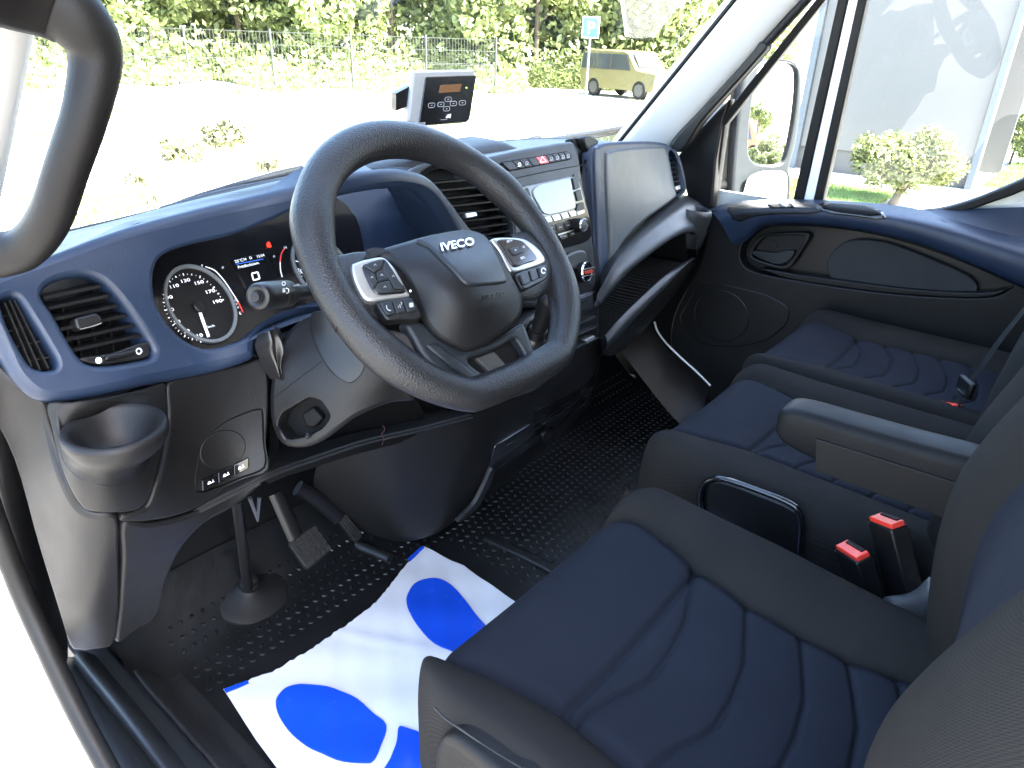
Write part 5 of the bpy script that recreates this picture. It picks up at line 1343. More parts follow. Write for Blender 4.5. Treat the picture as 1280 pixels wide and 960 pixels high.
plate("pocket_shelf", DS, crv([(950, 336), (1000, 344), (1060, 352), (1120, 360), (1180, 365), (1235, 366), (1256, 362), (1244, 370), (1215, 373), (1160, 371), (1100, 366), (1040, 358), (985, 349)], 4), CHAR, door, h=-0.004, depth=0.03, r=0.004, step=9, smooth=70)
plate("armrest_insert", DS, crv([(1031, 334), (1033, 325), (1044, 310), (1058, 303), (1076, 301), (1110, 306), (1160, 325), (1205, 345), (1217, 355), (1220, 364), (1210, 369), (1160, 369), (1100, 365), (1050, 357), (1034, 346)], 4), pmat("dark_door_fabric", (0.012, 0.012, 0.0125), 0.8, grain=0.4, gscale=700), door, h=-0.018, depth=0.02, r=0.004, step=10, smooth=70)
strip("insert_emboss", DS, ell(1134, 349, 5.5, 5, n=20), 0.9, BLACK, door, h=-0.0175, k=1, closed=True)
# inner handle in its bezel
hb_o = crv([(932, 318), (938, 306), (948, 296), (965, 292), (995, 291), (1008, 292), (1010, 298), (1002, 312), (992, 328), (984, 336), (974, 338), (955, 333), (938, 326)], 4)
hb_i = crv([(938, 318), (944, 307), (953, 298), (967, 295), (998, 294.5), (1004, 297), (997, 312), (988, 325), (980, 332), (972, 333), (956, 329), (942, 324)], 4)
hb = plate("handle_bezel", DS, hb_o, BLACK, door, holes=[hb_i], h=-0.010, depth=0.03, r=0.003, step=7)
plate("handle_dish", DS, big(hb_i, 1.04), CHAR, door, h=-0.030, depth=0.004, r=0.001, step=9)
plate("handle_screw", DS, ell(962, 308, 5, 5, n=20), BLACK, door, h=-0.028, depth=0.002, r=0.0008, step=5)
plate("handle_lever", DS, crv([(936, 316), (948, 314.5), (965, 317), (978, 314.5), (990, 314), (991, 318), (984, 327), (975, 331.5), (965, 331), (948, 324)], 4), SLATE, door, h=-0.012, depth=0.012, r=0.003, step=6, smooth=70)
# speaker grille
plate("speaker_cover", DS, rnd([(848, 398), (872, 358), (892, 352), (960, 368), (988, 384), (985, 405), (960, 425), (925, 434), (880, 431), (858, 415)], 10), BLACK, door, h=0.003, depth=0.008, r=0.003, step=9)
plate("speaker_grille", DS, ell(903, 394, 34, 0, 4, 32, 40), BLACK, door, h=0.006, depth=0.005, r=0.003, step=9)
# blue armrest rail: top surface and inner face
rail = [((886, 262, 2.02), (896, 272, 1.972), (902, 281, 1.958), (912, 300, 1.960), (920, 308, 1.972)),
        ((902, 256, 2.03), (915, 265, 1.965), (922, 276, 1.948), (932, 291, 1.954), (938, 297, 1.97)),
        ((930, 251, 2.04), (945, 260, 1.960), (950, 268, 1.942), (955, 279, 1.950), (958, 283, 1.97)),
        ((985, 249, 2.045), (1000, 258, 1.958), (1006, 266, 1.940), (1010, 278, 1.948), (1012, 282, 1.97)),
        ((1050, 251, 2.045), (1065, 262, 1.956), (1072, 271, 1.938), (1078, 286, 1.946), (1080, 290, 1.97)),
        ((1120, 257, 2.045), (1130, 271, 1.956), (1138, 284, 1.938), (1146, 302, 1.946), (1148, 306, 1.97)),
        ((1180, 268, 2.04), (1190, 285, 1.956), (1198, 302, 1.938), (1204, 323, 1.946), (1206, 328, 1.97)),
        ((1240, 284, 2.03), (1246, 302, 1.956), (1252, 320, 1.938), (1256, 345, 1.946), (1258, 351, 1.97)),
        ((1320, 305, 2.02), (1320, 325, 1.956), (1322, 345, 1.938), (1324, 375, 1.946), (1325, 382, 1.97))]
grid("armrest_rail", [[at(a, b, x=c) for a, b, c in r_] for r_ in rail], BLUE, door, su=6, sv=4, smooth=80)
RA = np.array([[at(a, b, x=c) for a, b, c in r_] for r_ in rail])
RA = np.array([crv(r_, 8, False) for r_ in RA]); RA = np.stack([crv(RA[:, j], 12, False) for j in range(RA.shape[1])], 1)
def railpatch(name, i0, i1, j0, j1, mat, off, taper=0):
    """a patch set into the armrest rail, following its surface"""
    n_ = i1 - i0; rows = []
    for k in range(n_ + 1):
        e = min(k, n_ - k); cut = max(0, taper - e)
        ja, jb = j0 + cut, j1 - cut
        idx = np.linspace(ja, jb, 12)
        rr = np.stack([np.interp(idx, np.arange(RA.shape[1]), RA[i0 + k, :, c]) for c in range(3)], 1)
        rows.append(rr)
    A = np.array(rows)
    du = np.gradient(A, axis=0); dv = np.gradient(A, axis=1); n = np.cross(du, dv); n /= np.maximum(np.linalg.norm(n, axis=2), 1e-9)[:, :, None]
    s_ = np.sign((n * (CAM - A)).sum(2))[:, :, None]
    return grid(name, A + n * s_ * off, mat, door, smooth=60, solid=abs(off))
railpatch("switch_plate", 10, 40, 4, 17, BLACK, 0.0025, 3)
railpatch("window_switch", 28, 34, 7, 11, DEEP, 0.004)
railpatch("switch_tip", 31, 33, 7, 11, SATIN, 0.006)
railpatch("grab_cup", 40, 55, 4, 16, GLOSS, 0.0025, 3)
railpatch("grab_cup_well", 41, 54, 6, 14, DEEP, 0.005, 3)
# raised blue end of the rail towards the seat back
rows = [[at(1150, 266, x=2.035), at(1175, 262, x=2.05), at(1215, 261, x=2.055), (at(1300, 258, x=2.06))], [at(1165, 270, x=2.01), at(1190, 273, x=2.02), at(1228, 279, x=2.02), at(1300, 296, x=2.02)], [at(1180, 276, x=1.985), at(1210, 288, x=1.985), at(1245, 302, x=1.985), at(1310, 325, x=1.985)]]
grid("rail_shoulder", rows, BLUE, door, su=4, sv=4, smooth=80)
# window frame
DW = SX((890, 250, 2.055), (1060, 0, 2.01), (1280, 230, 2.055), (1150, 262, 2.055), (1000, 0, 1.995))
def bar(name, a, b, w_, mat, h=0.0, dep=0.03, r=0.005):
    a, b = np.array(a, float), np.array(b, float); e = (b - a) / np.linalg.norm(b - a); n = np.array((e[1], -e[0])) * w_ / 2
    return plate(name, DW, [a + n, b + n, b - n, a - n], mat, door, h=h, depth=dep, r=r, step=14)
bar("frame_seal", (997, 256), (1061, -30), 13, RUBBER, 0.006)
bar("frame_upright", (1009, 256), (1073, -30), 15, WHITEP, 0.0)
bar("frame_seal", (1022, 256), (1085, -30), 12, RUBBER, 0.006)
bar("frame_seal", (887, 258), (902, 150), 12, RUBBER, 0.004)
bar("frame_seal", (903, 154), (1040, -18), 10, RUBBER, 0.004)
plate("mirror_corner_trim", SX((875, 220, 2.02)), rnd([(846, 196), (868, 168), (900, 134), (914, 122), (904, 150), (895, 200), (890, 262), (862, 262), (856, 232)], 5), BLACK, door, depth=0.03, r=0.006, step=10)
plate("window_sill_seal", DW, crv([(1130, 266), (1170, 262), (1205, 253), (1240, 240), (1275, 225), (1330, 196), (1335, 208), (1280, 238), (1240, 253), (1205, 264), (1170, 271), (1135, 273)], 4), RUBBER, door, h=0.006, depth=0.03, r=0.006, step=9)
plate("outer_skin", SX((1200, 260, 2.085)), crv([(1120, 275), (1180, 266), (1230, 252), (1340, 200), (1360, 320), (1200, 320)], 4), WHITEP, door, depth=0.02, r=0.004, step=16)
box("outer_skin", (2.10, 0.3, 0.30), (0.012, 1.3, 0.70), WHITEP, door)
plate("side_glass", SX((890, 250, 2.07), (1280, 0, 2.02), (1280, 250, 2.07)), [(1005, 290), (1090, -60), (1500, -60), (1420, 200), (1280, 250), (1160, 285)], GLASS, door, depth=0.004, r=0.0005, step=60)
plate("quarter_glass", SX((890, 250, 2.07), (1280, 0, 2.02), (1280, 250, 2.07)), [(884, 275), (900, 150), (1040, -22), (1062, -22), (996, 275)], GLASS, door, depth=0.004, r=0.0005, step=60)
text("glass_marking", SX((890, 250, 2.066), (1280, 0, 2.016), (1280, 250, 2.066)), "0YFW", (1027, 252.5), (4.6, 0.5), (0.4, -5), BLACK, door, h=0.003)
tube("door_sill_edge", [at(a, b, x=1.90) for a, b in ((818, 402), (822, 414), (832, 428), (850, 446), (870, 464), (888, 482))], 0.0032, WHITEP, van, n=8)
rows = [[at(a, b, x=c) for a, b, c in r_] for r_ in (((770, 430, 1.60), (800, 470, 1.62), (840, 520, 1.62), (870, 545, 1.60)), ((790, 420, 1.72), (820, 440, 1.74), (850, 478, 1.74), (880, 505, 1.72)), ((808, 400, 1.82), (826, 425, 1.84), (850, 455, 1.84), (886, 488, 1.84)))]
grid("wheel_arch_cover", rows, CHAR, van, su=4, sv=4, smooth=80)
box("kick_panel", (2.03, 1.19, 0.34), (0.02, 0.36, 0.68), DEEP, van)
box("kick_panel", (2.025, 0.93, 0.27), (0.02, 0.30, 0.56), DEEP, van)

# ------------------------------------------------------------------ door mirror
mr = thing("wing_mirror", "tall two-part wing mirror outside the passenger window", "wing mirror", at(950, 250, x=2.28))
mn = np.array((-0.53, -0.845, 0.055)); mn /= np.linalg.norm(mn)
MS = Surf(mn, at(960, 160, x=2.30))
MSHELL = pmat("dark_grey_mirror_shell", (0.017, 0.020, 0.022), 0.5, grain=0.3, gscale=500, spec=0.15)
m_up = crv([(946, 96), (952, 84), (966, 78), (984, 78), (994, 84), (997, 98), (995, 130), (990, 165), (983, 195), (976, 205), (962, 207), (945, 204), (937, 195), (936, 178), (939, 140)], 4)
m_lo = crv([(935, 232), (940, 222), (955, 216), (972, 215), (982, 217), (985, 226), (983, 260), (975, 300), (945, 300), (930, 290), (930, 256)], 4)
house = crv([(926, 112), (933, 92), (948, 78), (965, 74), (988, 75), (1000, 84), (1004, 100), (1002, 140), (996, 180), (988, 212), (988, 250), (980, 310), (932, 320), (915, 300), (914, 250), (918, 180)], 4)
plate("mirror_shell", MS, house, MSHELL, mr, holes=[m_up, m_lo], depth=0.10, r=0.012, hr=0.006, hdepth=0.02, step=9, smooth=70)
plate("mirror_glass", MS, big(m_up, 1.03), MIRROR, mr, h=-0.012, depth=0.003, r=0.0003, step=14)
plate("wide_angle_glass", Surf(mn + np.array((0, 0, -0.10)), at(960, 255, x=2.31)), big(m_lo, 1.03), MIRROR, mr, h=-0.008, depth=0.003, r=0.0003, step=14)
plate("shell_back", Surf(mn, at(960, 160, x=2.30) - mn * 0.03), crv([(906, 120), (918, 98), (934, 92), (925, 130), (915, 190), (910, 260), (915, 320), (896, 320), (893, 260), (897, 180)], 4), BEIGE, mr, depth=0.09, r=0.012, step=9, smooth=70)
tube("mirror_arm", [at(880, 158, x=2.08), at(900, 146, x=2.16), at(915, 141, x=2.24), at(925, 140, x=2.30)], [0.018, 0.019, 0.023, 0.026], BLACK, mr, n=12)
tube("mirror_arm", [at(878, 236, x=2.08), at(895, 232, x=2.16), at(908, 231, x=2.24), at(920, 231, x=2.30)], [0.014, 0.015, 0.017, 0.02], BLACK, mr, n=12)

# ------------------------------------------------------------------ control box on the dashboard, wipers
cb = thing("control_box", "white and black cooling-unit control box standing on the dashboard top", "control unit", at(550, 160, y=1.0))
cn = np.array((-0.42, -0.90, 0.10)); cn /= np.linalg.norm(cn)
TB = Surf(cn, at(555, 122, y=0.985))
CWHITE = pmat("white_box_plastic", (0.20, 0.205, 0.21), 0.4, grain=0.1)
plate("housing", TB, rnd([(516, 88), (594, 86.5), (594.5, 95), (586, 153), (521, 158), (509, 152)], 4), CWHITE, cb, depth=0.032, r=0.005, step=8, back=True, smooth=60)
fp = plate("front_panel", TB, rnd([(531.5, 96), (595, 94), (586, 151), (522.5, 157)], 3), GLOSS, cb, h=0.003, depth=0.005, r=0.0012, step=9)
LCD = emat("amber_display", (0.16, 0.075, 0.03), 0.045)
plate("display", TB, rnd([(549.5, 106.5), (576, 105), (574, 114.5), (547.5, 116.5)], 0.6), LCD, fp, h=0.0038, depth=0.001, r=0.0002, step=8)
for q in ((538.8, 131.7), (550.5, 130.6), (559.5, 124.2), (566, 129.5), (577.2, 128.6), (557.5, 136)):
    strip("touch_key", TB, rnd([np.array(q) + d for d in ((-4, -2.6), (4, -3), (3.6, 2.6), (-4.2, 2.9))], 2.2), 0.7, GREYP, fp, h=0.0036, k=1, closed=True)
    strip("key_symbol", TB, [np.array(q) + (-1, 0.2), np.array(q) + (1, -0.2)], 1.0, GREYP, fp, h=0.0036, k=1)
strip("logo", TB, [(556.8, 147.5), (559, 144), (562.5, 142.5), (561.2, 147.5)], 1.5, WHITE, fp, h=0.0036, k=1)
strip("logo", TB, [(558.4, 147.3), (561, 145)], 1.3, WHITE, fp, h=0.0036, k=1)
strip("logo_line", TB, [(549.5, 149.8), (558, 149.2)], 0.7, GREYP, fp, h=0.0036, k=1)
plate("led", TB, ell(582.3, 109.8, 0.9, 0.9, n=8), emat("green_led", (0.3, 0.9, 0.1), 0.3), fp, h=0.0036, depth=0.0006, r=0.0001, step=3)
tube("stand", [at(523, 152, y=1.01), at(524, 162, y=1.01), at(527, 172, y=1.012), at(532, 200, y=1.02)], [0.016, 0.015, 0.014, 0.018], CWHITE, cb, n=12)
for k in range(3):
    p0 = at(512, 106 + 7 * k, y=1.03)
    build("mount_rib", [p0, p0 + (-0.03, 0.01, -0.014), p0 + (-0.03, 0.01, -0.024), p0 + (0, 0, -0.014)], [(0, 1, 2, 3)], BLACK, cb, 0, solid=0.02)
def wiper(label, pts, arm):
    t = thing("windscreen_wiper", label, "wiper", at(*pts[0][:2], y=pts[0][2]), "windscreen wipers")
    P = [at(a, b, y=c) for a, b, c in pts]
    tube("blade", P, 0.008, BLACK, t, n=8, k=4)
    tube("rubber", [p - np.array((0, 0.0, 0.014)) for p in P], 0.005, RUBBER, t, n=6, k=4)
    tube("arm", [at(a, b, y=c) for a, b, c in arm], [0.013, 0.011, 0.009], BLACK, t, n=8, k=4)
wiper("left windscreen wiper behind the gauges' hood", [(195, 268, 1.30), (240, 250, 1.33), (290, 234, 1.36), (340, 220, 1.38), (378, 211, 1.39)], [(205, 266, 1.31), (290, 241, 1.33), (420, 214, 1.34)])
wiper("right windscreen wiper beyond the hazard switch", [(630, 186, 1.40), (670, 178, 1.40), (720, 170, 1.385), (778, 160, 1.36)], [(635, 182, 1.42), (655, 178, 1.41), (674, 172, 1.40)])
# ------------------------------------------------------------------ outside: ground, verge, fence, trees, building
def noise_ground(name, c0, c1, sc, rough=0.9, c2=None, bump=0.3):
    m, nt, b = newmat(name); N = nt.nodes
    g = N.new("ShaderNodeNewGeometry")
    n = N.new("ShaderNodeTexNoise"); n.inputs["Scale"].default_value = sc; n.inputs["Detail"].default_value = 8
    link(nt, g.outputs["Position"], n.inputs["Vector"])
    cr_ = N.new("ShaderNodeValToRGB"); cr_.color_ramp.elements[0].position = 0.35; cr_.color_ramp.elements[1].position = 0.68
    cr_.color_ramp.elements[0].color = (*c0, 1); cr_.color_ramp.elements[1].color = (*c1, 1)
    link(nt, n.outputs["Fac"], cr_.inputs[0]); link(nt, cr_.outputs[0], b.inputs["Base Color"])
    b.inputs["Roughness"].default_value = rough
    n2 = N.new("ShaderNodeTexNoise"); n2.inputs["Scale"].default_value = sc * 12; n2.inputs["Detail"].default_value = 5
    link(nt, g.outputs["Position"], n2.inputs["Vector"])
    bp = N.new("ShaderNodeBump"); bp.inputs["Strength"].default_value = bump; bp.inputs["Distance"].default_value = 0.03
    link(nt, n2.outputs["Fac"], bp.inputs["Height"]); link(nt, bp.outputs[0], b.inputs["Normal"])
    return m
def leafmat(name, c, tr=0.35):
    m, nt, b = newmat(name); N = nt.nodes
    oi = N.new("ShaderNodeNewGeometry")
    n = N.new("ShaderNodeTexNoise"); n.inputs["Scale"].default_value = 1.3; n.inputs["Detail"].default_value = 4
    link(nt, oi.outputs["Position"], n.inputs["Vector"])
    mr = N.new("ShaderNodeMapRange"); mr.inputs[1].default_value = 0.3; mr.inputs[2].default_value = 0.7; mr.inputs[3].default_value = 0.65; mr.inputs[4].default_value = 1.4
    link(nt, n.outputs["Fac"], mr.inputs[0])
    mu = N.new("ShaderNodeVectorMath"); mu.operation = 'SCALE'; mu.inputs[0].default_value = c
    rp = N.new("ShaderNodeMath"); rp.operation = 'MULTIPLY'
    ri = N.new("ShaderNodeMapRange"); ri.inputs[3].default_value = 0.7; ri.inputs[4].default_value = 1.3
    link(nt, oi.outputs["Random Per Island"], ri.inputs[0])
    link(nt, mr.outputs[0], rp.inputs[0]); link(nt, ri.outputs[0], rp.inputs[1]); link(nt, rp.outputs[0], mu.inputs["Scale"])
    link(nt, mu.outputs[0], b.inputs["Base Color"]); b.inputs["Roughness"].default_value = 0.5
    tl = N.new("ShaderNodeBsdfTranslucent"); link(nt, mu.outputs[0], tl.inputs[0])
    mx = N.new("ShaderNodeMixShader"); mx.inputs[0].default_value = tr
    link(nt, b.outputs[0], mx.inputs[1]); link(nt, tl.outputs[0], mx.inputs[2]); link(nt, mx.outputs[0], N["Material Output"].inputs[0])
    return m
SAND = noise_ground("pale_dry_ground", (0.27, 0.26, 0.22), (0.42, 0.40, 0.35), 0.6)
PAVE = noise_ground("pale_concrete_yard", (0.19, 0.185, 0.17), (0.25, 0.24, 0.225), 0.9, bump=0.1)
GRASSM = leafmat("sunlit_grass", (0.16, 0.24, 0.07), 0.3)
LEAFA = leafmat("hedge_leaves", (0.21, 0.25, 0.10), 0.5)
LEAFB = leafmat("pine_needles", (0.13, 0.15, 0.055), 0.3)
LEAFC = leafmat("dry_shrub_leaves", (0.13, 0.13, 0.065), 0.25)
BARK = pmat("bark", (0.12, 0.095, 0.07), 0.9, grain=0.5, gscale=60, vary=0.3)

g = build("ground", [(-400, -400, GZ), (400, -400, GZ), (400, 400, GZ), (-400, 400, GZ)], [(0, 1, 2, 3)], SAND, None, 0)
tag(g, kind="structure")
g = build("paved_yard", [(-12, -60, GZ + 0.004), (7.2, -60, GZ + 0.004), (7.2, 7.5, GZ + 0.004), (-12, 7.5, GZ + 0.004)], [(0, 1, 2, 3)], PAVE, None, 0)
tag(g, kind="structure")

def blades(name, n, fx, size, mat, label, cat, group=None, kind="stuff", parent=None):
    """n leaf-sized faces; fx(i) -> position"""
    P = np.array([fx() for _ in range(n)])
    a = rng.normal(size=(n, 3)); a /= np.linalg.norm(a, axis=1)[:, None]
    b = np.cross(a, rng.normal(size=(n, 3))); b /= np.linalg.norm(b, axis=1)[:, None]
    s = (size * rng.uniform(0.6, 1.4, n))[:, None]
    V = np.stack([P - a * s, P + b * s * 0.5, P + a * s, P - b * s * 0.5], 1).reshape(-1, 3)
    F = [(4 * i, 4 * i + 1, 4 * i + 2, 4 * i + 3) for i in range(n)]
    o = build(name, V, F, mat, parent, 0)
    if parent is None: tag(o, label, cat, group, kind)
    return o
def crown(name, parent, c, rad, n, size, mat, clumps=14, seed=1, flat=1.0, cs=(0.28, 0.5)):
    r_ = np.random.default_rng(seed)
    u = r_.normal(size=(clumps, 3)); u /= np.linalg.norm(u, axis=1)[:, None]
    cen = np.array(c) + u * np.array(rad) * r_.uniform(0.35, 0.92, (clumps, 1))
    cr = np.array(rad).mean() * r_.uniform(cs[0], cs[1], clumps)
    idx = r_.integers(0, clumps, n)
    v = r_.normal(size=(n, 3)); v /= np.linalg.norm(v, axis=1)[:, None]
    rr = r_.uniform(0.35, 1.0, n) ** 0.5
    P = cen[idx] + v * (cr[idx] * rr)[:, None] * np.array((1, 1, flat))
    a = r_.normal(size=(n, 3)); a /= np.linalg.norm(a, axis=1)[:, None]
    b = np.cross(a, r_.normal(size=(n, 3))); b /= np.linalg.norm(b, axis=1)[:, None]
    s = (size * r_.uniform(0.6, 1.4, n))[:, None]
    V = np.stack([P - a * s, P + b * s * 0.55, P + a * s, P - b * s * 0.55], 1).reshape(-1, 3)
    return build(name, V, [(4 * i, 4 * i + 1, 4 * i + 2, 4 * i + 3) for i in range(n)], mat, parent, 0)
def gat(px, py): return at(px, py, z=GZ)
def heading(px, dist):
    d = rays([(px, 55)])[0]; d[2] = 0; d /= np.linalg.norm(d)
    p = CAM + d * dist; p[2] = GZ; return p
def tree(px, dist, hgt, rad, n, size, mat, label, seed, lean=0.0, ch=None, group="trees behind the mesh fence"):
    b = heading(px, dist)
    t = thing("tree", label, "tree", b, group)
    ch = ch or hgt * 0.6
    tube("trunk", [b, b + (0.05, 0.02, hgt * 0.3), b + (lean, 0.05, hgt * 0.6), b + (lean * 1.4, 0.1, hgt * 0.85)], [0.16, 0.12, 0.09, 0.03], BARK, t, n=8, k=3)
    for k in range(5):
        a = k * 1.3 + seed
        tube("limb", [b + (lean, 0.05, hgt * (0.35 + 0.08 * k)), b + (lean + math.cos(a) * rad * 0.4, math.sin(a) * rad * 0.4, hgt * (0.5 + 0.08 * k)), b + (lean + math.cos(a) * rad * 0.8, math.sin(a) * rad * 0.8, hgt * (0.6 + 0.08 * k))], [0.06, 0.045, 0.015], BARK, t, n=6, k=2)
    crown("crown", t, b + np.array((lean, 0, ch)), (rad, rad, hgt * 0.45), n, size, mat, 16, seed)
    return t
# line of trees behind the fence
TL = ["leftmost tree behind the fence, seen through the grab handle opening", "leafy tree behind the fence, just right of the grab handle",
      "broad leafy tree behind the fence, left of the wheel", "tall leafy tree behind the fence above the steering wheel's left side", "leafy tree behind the fence, straight above the steering wheel",
      "leafy tree behind the fence, left of the white control box", "leafy tree behind the fence, right above the white control box", "leafy tree behind the parking sign",
      "dark leafy tree above the parked off-road car", "leafy tree at the right end of the row, beside the pillar", "leafy tree between the parking sign and the off-road car", "leafy tree right of the off-road car, close to the pillar", "farther leafy tree between two nearer ones, left of the wheel top", "farther leafy tree between the two right of the grab handle"]
for i, (px, ds, hg) in enumerate(((-60, 36, 6.5), (70, 37, 7), (190, 35, 7.2), (300, 37, 6.6), (400, 35, 7.0), (490, 37, 7.4), (580, 36, 6.8), (670, 36, 7.2), (760, 38, 7.4), (860, 38, 7), (715, 39, 7.5), (810, 37, 7.0), (350, 39, 7.2), (140, 39, 7.0))):
    tree(px, ds, hg, 2.8, 8000, 0.17, LEAFA, TL[i], 11 + i)
# undergrowth
def hp():
    px = rng.uniform(-150, 980); d_ = rng.uniform(0, 1); p = heading(px, 35 - 9 * d_ ** 2.2 * (0.5 + 0.5 * math.sin(px * 0.031) * math.sin(px * 0.0127 + 1)) * (0 if px > 660 else 1)); p[2] = GZ + abs(rng.normal()) * 0.9 * (1.05 - d_) + 0.08; return p
blades("undergrowth", 26000, hp, 0.16, LEAFA, "mass of sunlit undergrowth behind the mesh fence", "undergrowth")
def hp2():
    px = rng.uniform(-150, 1000); p = heading(px, rng.uniform(39, 42)); p[2] = GZ + rng.uniform(0.2, 7.0); return p
blades("hedge_mass", 42000, hp2, 0.20, LEAFA, "tall mass of foliage closing the view behind the row of trees", "foliage")
# mesh fence
def fence_run(px0, px1, dist, label):
    a, b = heading(px0, dist), heading(px1, dist)
    f = thing("mesh_fence", label, "fence", (a + b) / 2)
    L = np.linalg.norm(b - a); e = (b - a) / L
    npan = int(L / 2.5); H = 1.9
    GALV = bpy.data.materials.get("galvanised_wire") or pmat("galvanised_wire", (0.035, 0.04, 0.035), 0.5, metal=0.1, vary=0.05)
    for k in range(npan + 1):
        p = a + e * (L * k / npan)
        box("post", p + (0, 0, H / 2 + 0.05), (0.06, 0.06, H + 0.1), GALV, f)
    for k in range(npan):
        V, F = [], []
        p = a + e * (L * k / npan); q = a + e * (L * (k + 1) / npan)
        def bar(u, v, t):
            w_ = np.array((0.0, 0, t)) if abs((v - u)[2]) < 0.01 else e * t
            o = len(V); dd = np.cross(e, (0, 0, 1)) * t * 0.5
            V.extend([u - w_ / 2 - dd, u + w_ / 2 - dd, v + w_ / 2 - dd, v - w_ / 2 - dd, u - w_ / 2 + dd, u + w_ / 2 + dd, v + w_ / 2 + dd, v - w_ / 2 + dd])
            F.extend([(o, o + 1, o + 2, o + 3), (o + 4, o + 7, o + 6, o + 5), (o, o + 4, o + 5, o + 1), (o + 2, o + 6, o + 7, o + 3)])
        for j in range(1, 24):
            u = p + (q - p) * j / 24 + np.array((0, 0, 0.08)); bar(u, u + np.array((0, 0, H - 0.1)), 0.010)
        for zz in (0.1, 0.5, 0.55, 1.0, 1.05, 1.5, 1.9):
            bar(p + np.array((0, 0, zz)), q + np.array((0, 0, zz)), 0.014)
        build("wire_panel", V, F, GALV, f, 0)
fence_run(-140, 620, 30, "grey welded mesh fence in front of the trees")
# weeds and dry shrubs on the pale ground ahead
def shrub(px, py, w_, h_, n, label, mat=LEAFC, size=0.05, seed=3, group="low shrubs on the pale ground"):
    b = gat(px, py)
    t = thing("shrub", label, "shrub", b, group)
    for k in range(5):
        a = k * 1.256
        tube("stem", [b, b + np.array((math.cos(a) * w_ * 0.25, math.sin(a) * w_ * 0.25, h_ * 0.5)), b + np.array((math.cos(a) * w_ * 0.45, math.sin(a) * w_ * 0.45, h_ * 0.9))], [0.012, 0.008, 0.004], BARK, t, n=5, k=2)
    crown("foliage", t, b + np.array((0, 0, h_ * 0.5)), (w_, w_, h_ * 0.5), n, size, mat, 10, seed)
for i, (px, py, w_, h_, n, l) in enumerate(((285, 187, 0.50, 0.42, 900, "dry brown-green shrub, largest on the pale ground ahead"), (240, 200, 0.45, 0.22, 500, "low spreading weed just left of the dry shrub"), (215, 190, 0.25, 0.22, 260, "small weed left of the spreading weed"),
        (165, 232, 0.22, 0.14, 160, "little weed nearest the grab handle"), (335, 214, 0.18, 0.15, 140, "little weed right of the dry shrub, by the wheel"), (300, 122, 0.4, 0.2, 160, "faint weed farther off on the pale ground"), (190, 255, 0.2, 0.12, 120, "tiny weed just above the dashboard edge"))):
    shrub(px, py, w_, h_, n, l, seed=30 + i)
# thin dry grass and weeds scattered over the pale ground
TUFT = leafmat("pale_dry_grass", (0.20, 0.20, 0.09), 0.3)
def tuft_field(n, label):
    r_ = np.random.default_rng(77)
    P = []
    while len(P) < n:
        px = r_.uniform(-60, 900); d = 8 + 20 * r_.uniform() ** 0.8; p = heading(px, d)
        c_ = math.sin(p[0] * 1.1 + 0.6 * p[1]) + math.sin(p[1] * 0.9 - p[0] * 0.5 + 2) + r_.normal() * 0.6
        if c_ > 0.75: P.append(p)
    P = np.array(P); a = r_.uniform(0, 2 * math.pi, n); hh = r_.uniform(0.05, 0.22, n)
    t = np.stack([np.cos(a), np.sin(a), 0 * a], 1) * 0.012; u = np.stack([r_.normal(0, 0.35, n), r_.normal(0, 0.35, n), np.ones(n)], 1) * hh[:, None]
    V = np.stack([P - t, P + t, P + u], 1).reshape(-1, 3)
    tag(build("dry_grass", V, [(3 * i, 3 * i + 1, 3 * i + 2) for i in range(n)], TUFT, None, 0), label, "grass", kind="stuff")
tuft_field(45000, "thin dry grass scattered over the pale ground ahead")
# parking sign
SIGNB = pmat("sign_blue", (0.010, 0.055, 0.19), 0.4, vary=0.02)
b = heading(737, 26)
sg = thing("parking_sign", "blue square parking sign on a thin post", "sign", b)
tube("post", [b, b + (0, 0, 2.35)], 0.035, STEEL, sg, n=10, k=1)
dv = b - CAM; dv[2] = 0; dv /= np.linalg.norm(dv); rv = np.array((dv[1], -dv[0], 0))
Rm = np.stack([rv, dv, np.array((0, 0, 1.0))], 1)
box("sign_plate", b + np.array((0, 0, 2.35)) - dv * 0.04, (0.55, 0.02, 0.62), WHITE, sg, Rm, bevel=0.004)
box("sign_face", b + np.array((0, 0, 2.35)) - dv * 0.053, (0.50, 0.006, 0.57), SIGNB, sg, Rm)
sS = Surf(-dv, b - dv * 0.058)
o_ = proj(b + np.array((0, 0, 2.16)) - rv * 0.13); uxp = proj(b + np.array((0, 0, 2.16)) + rv * 0.37) - o_; uyp = proj(b + np.array((0, 0, 2.66)) - rv * 0.13) - o_
text("letter", sS, "P", o_, uxp * 1.05, uyp * 1.05, WHITE, sg, h=0.004)

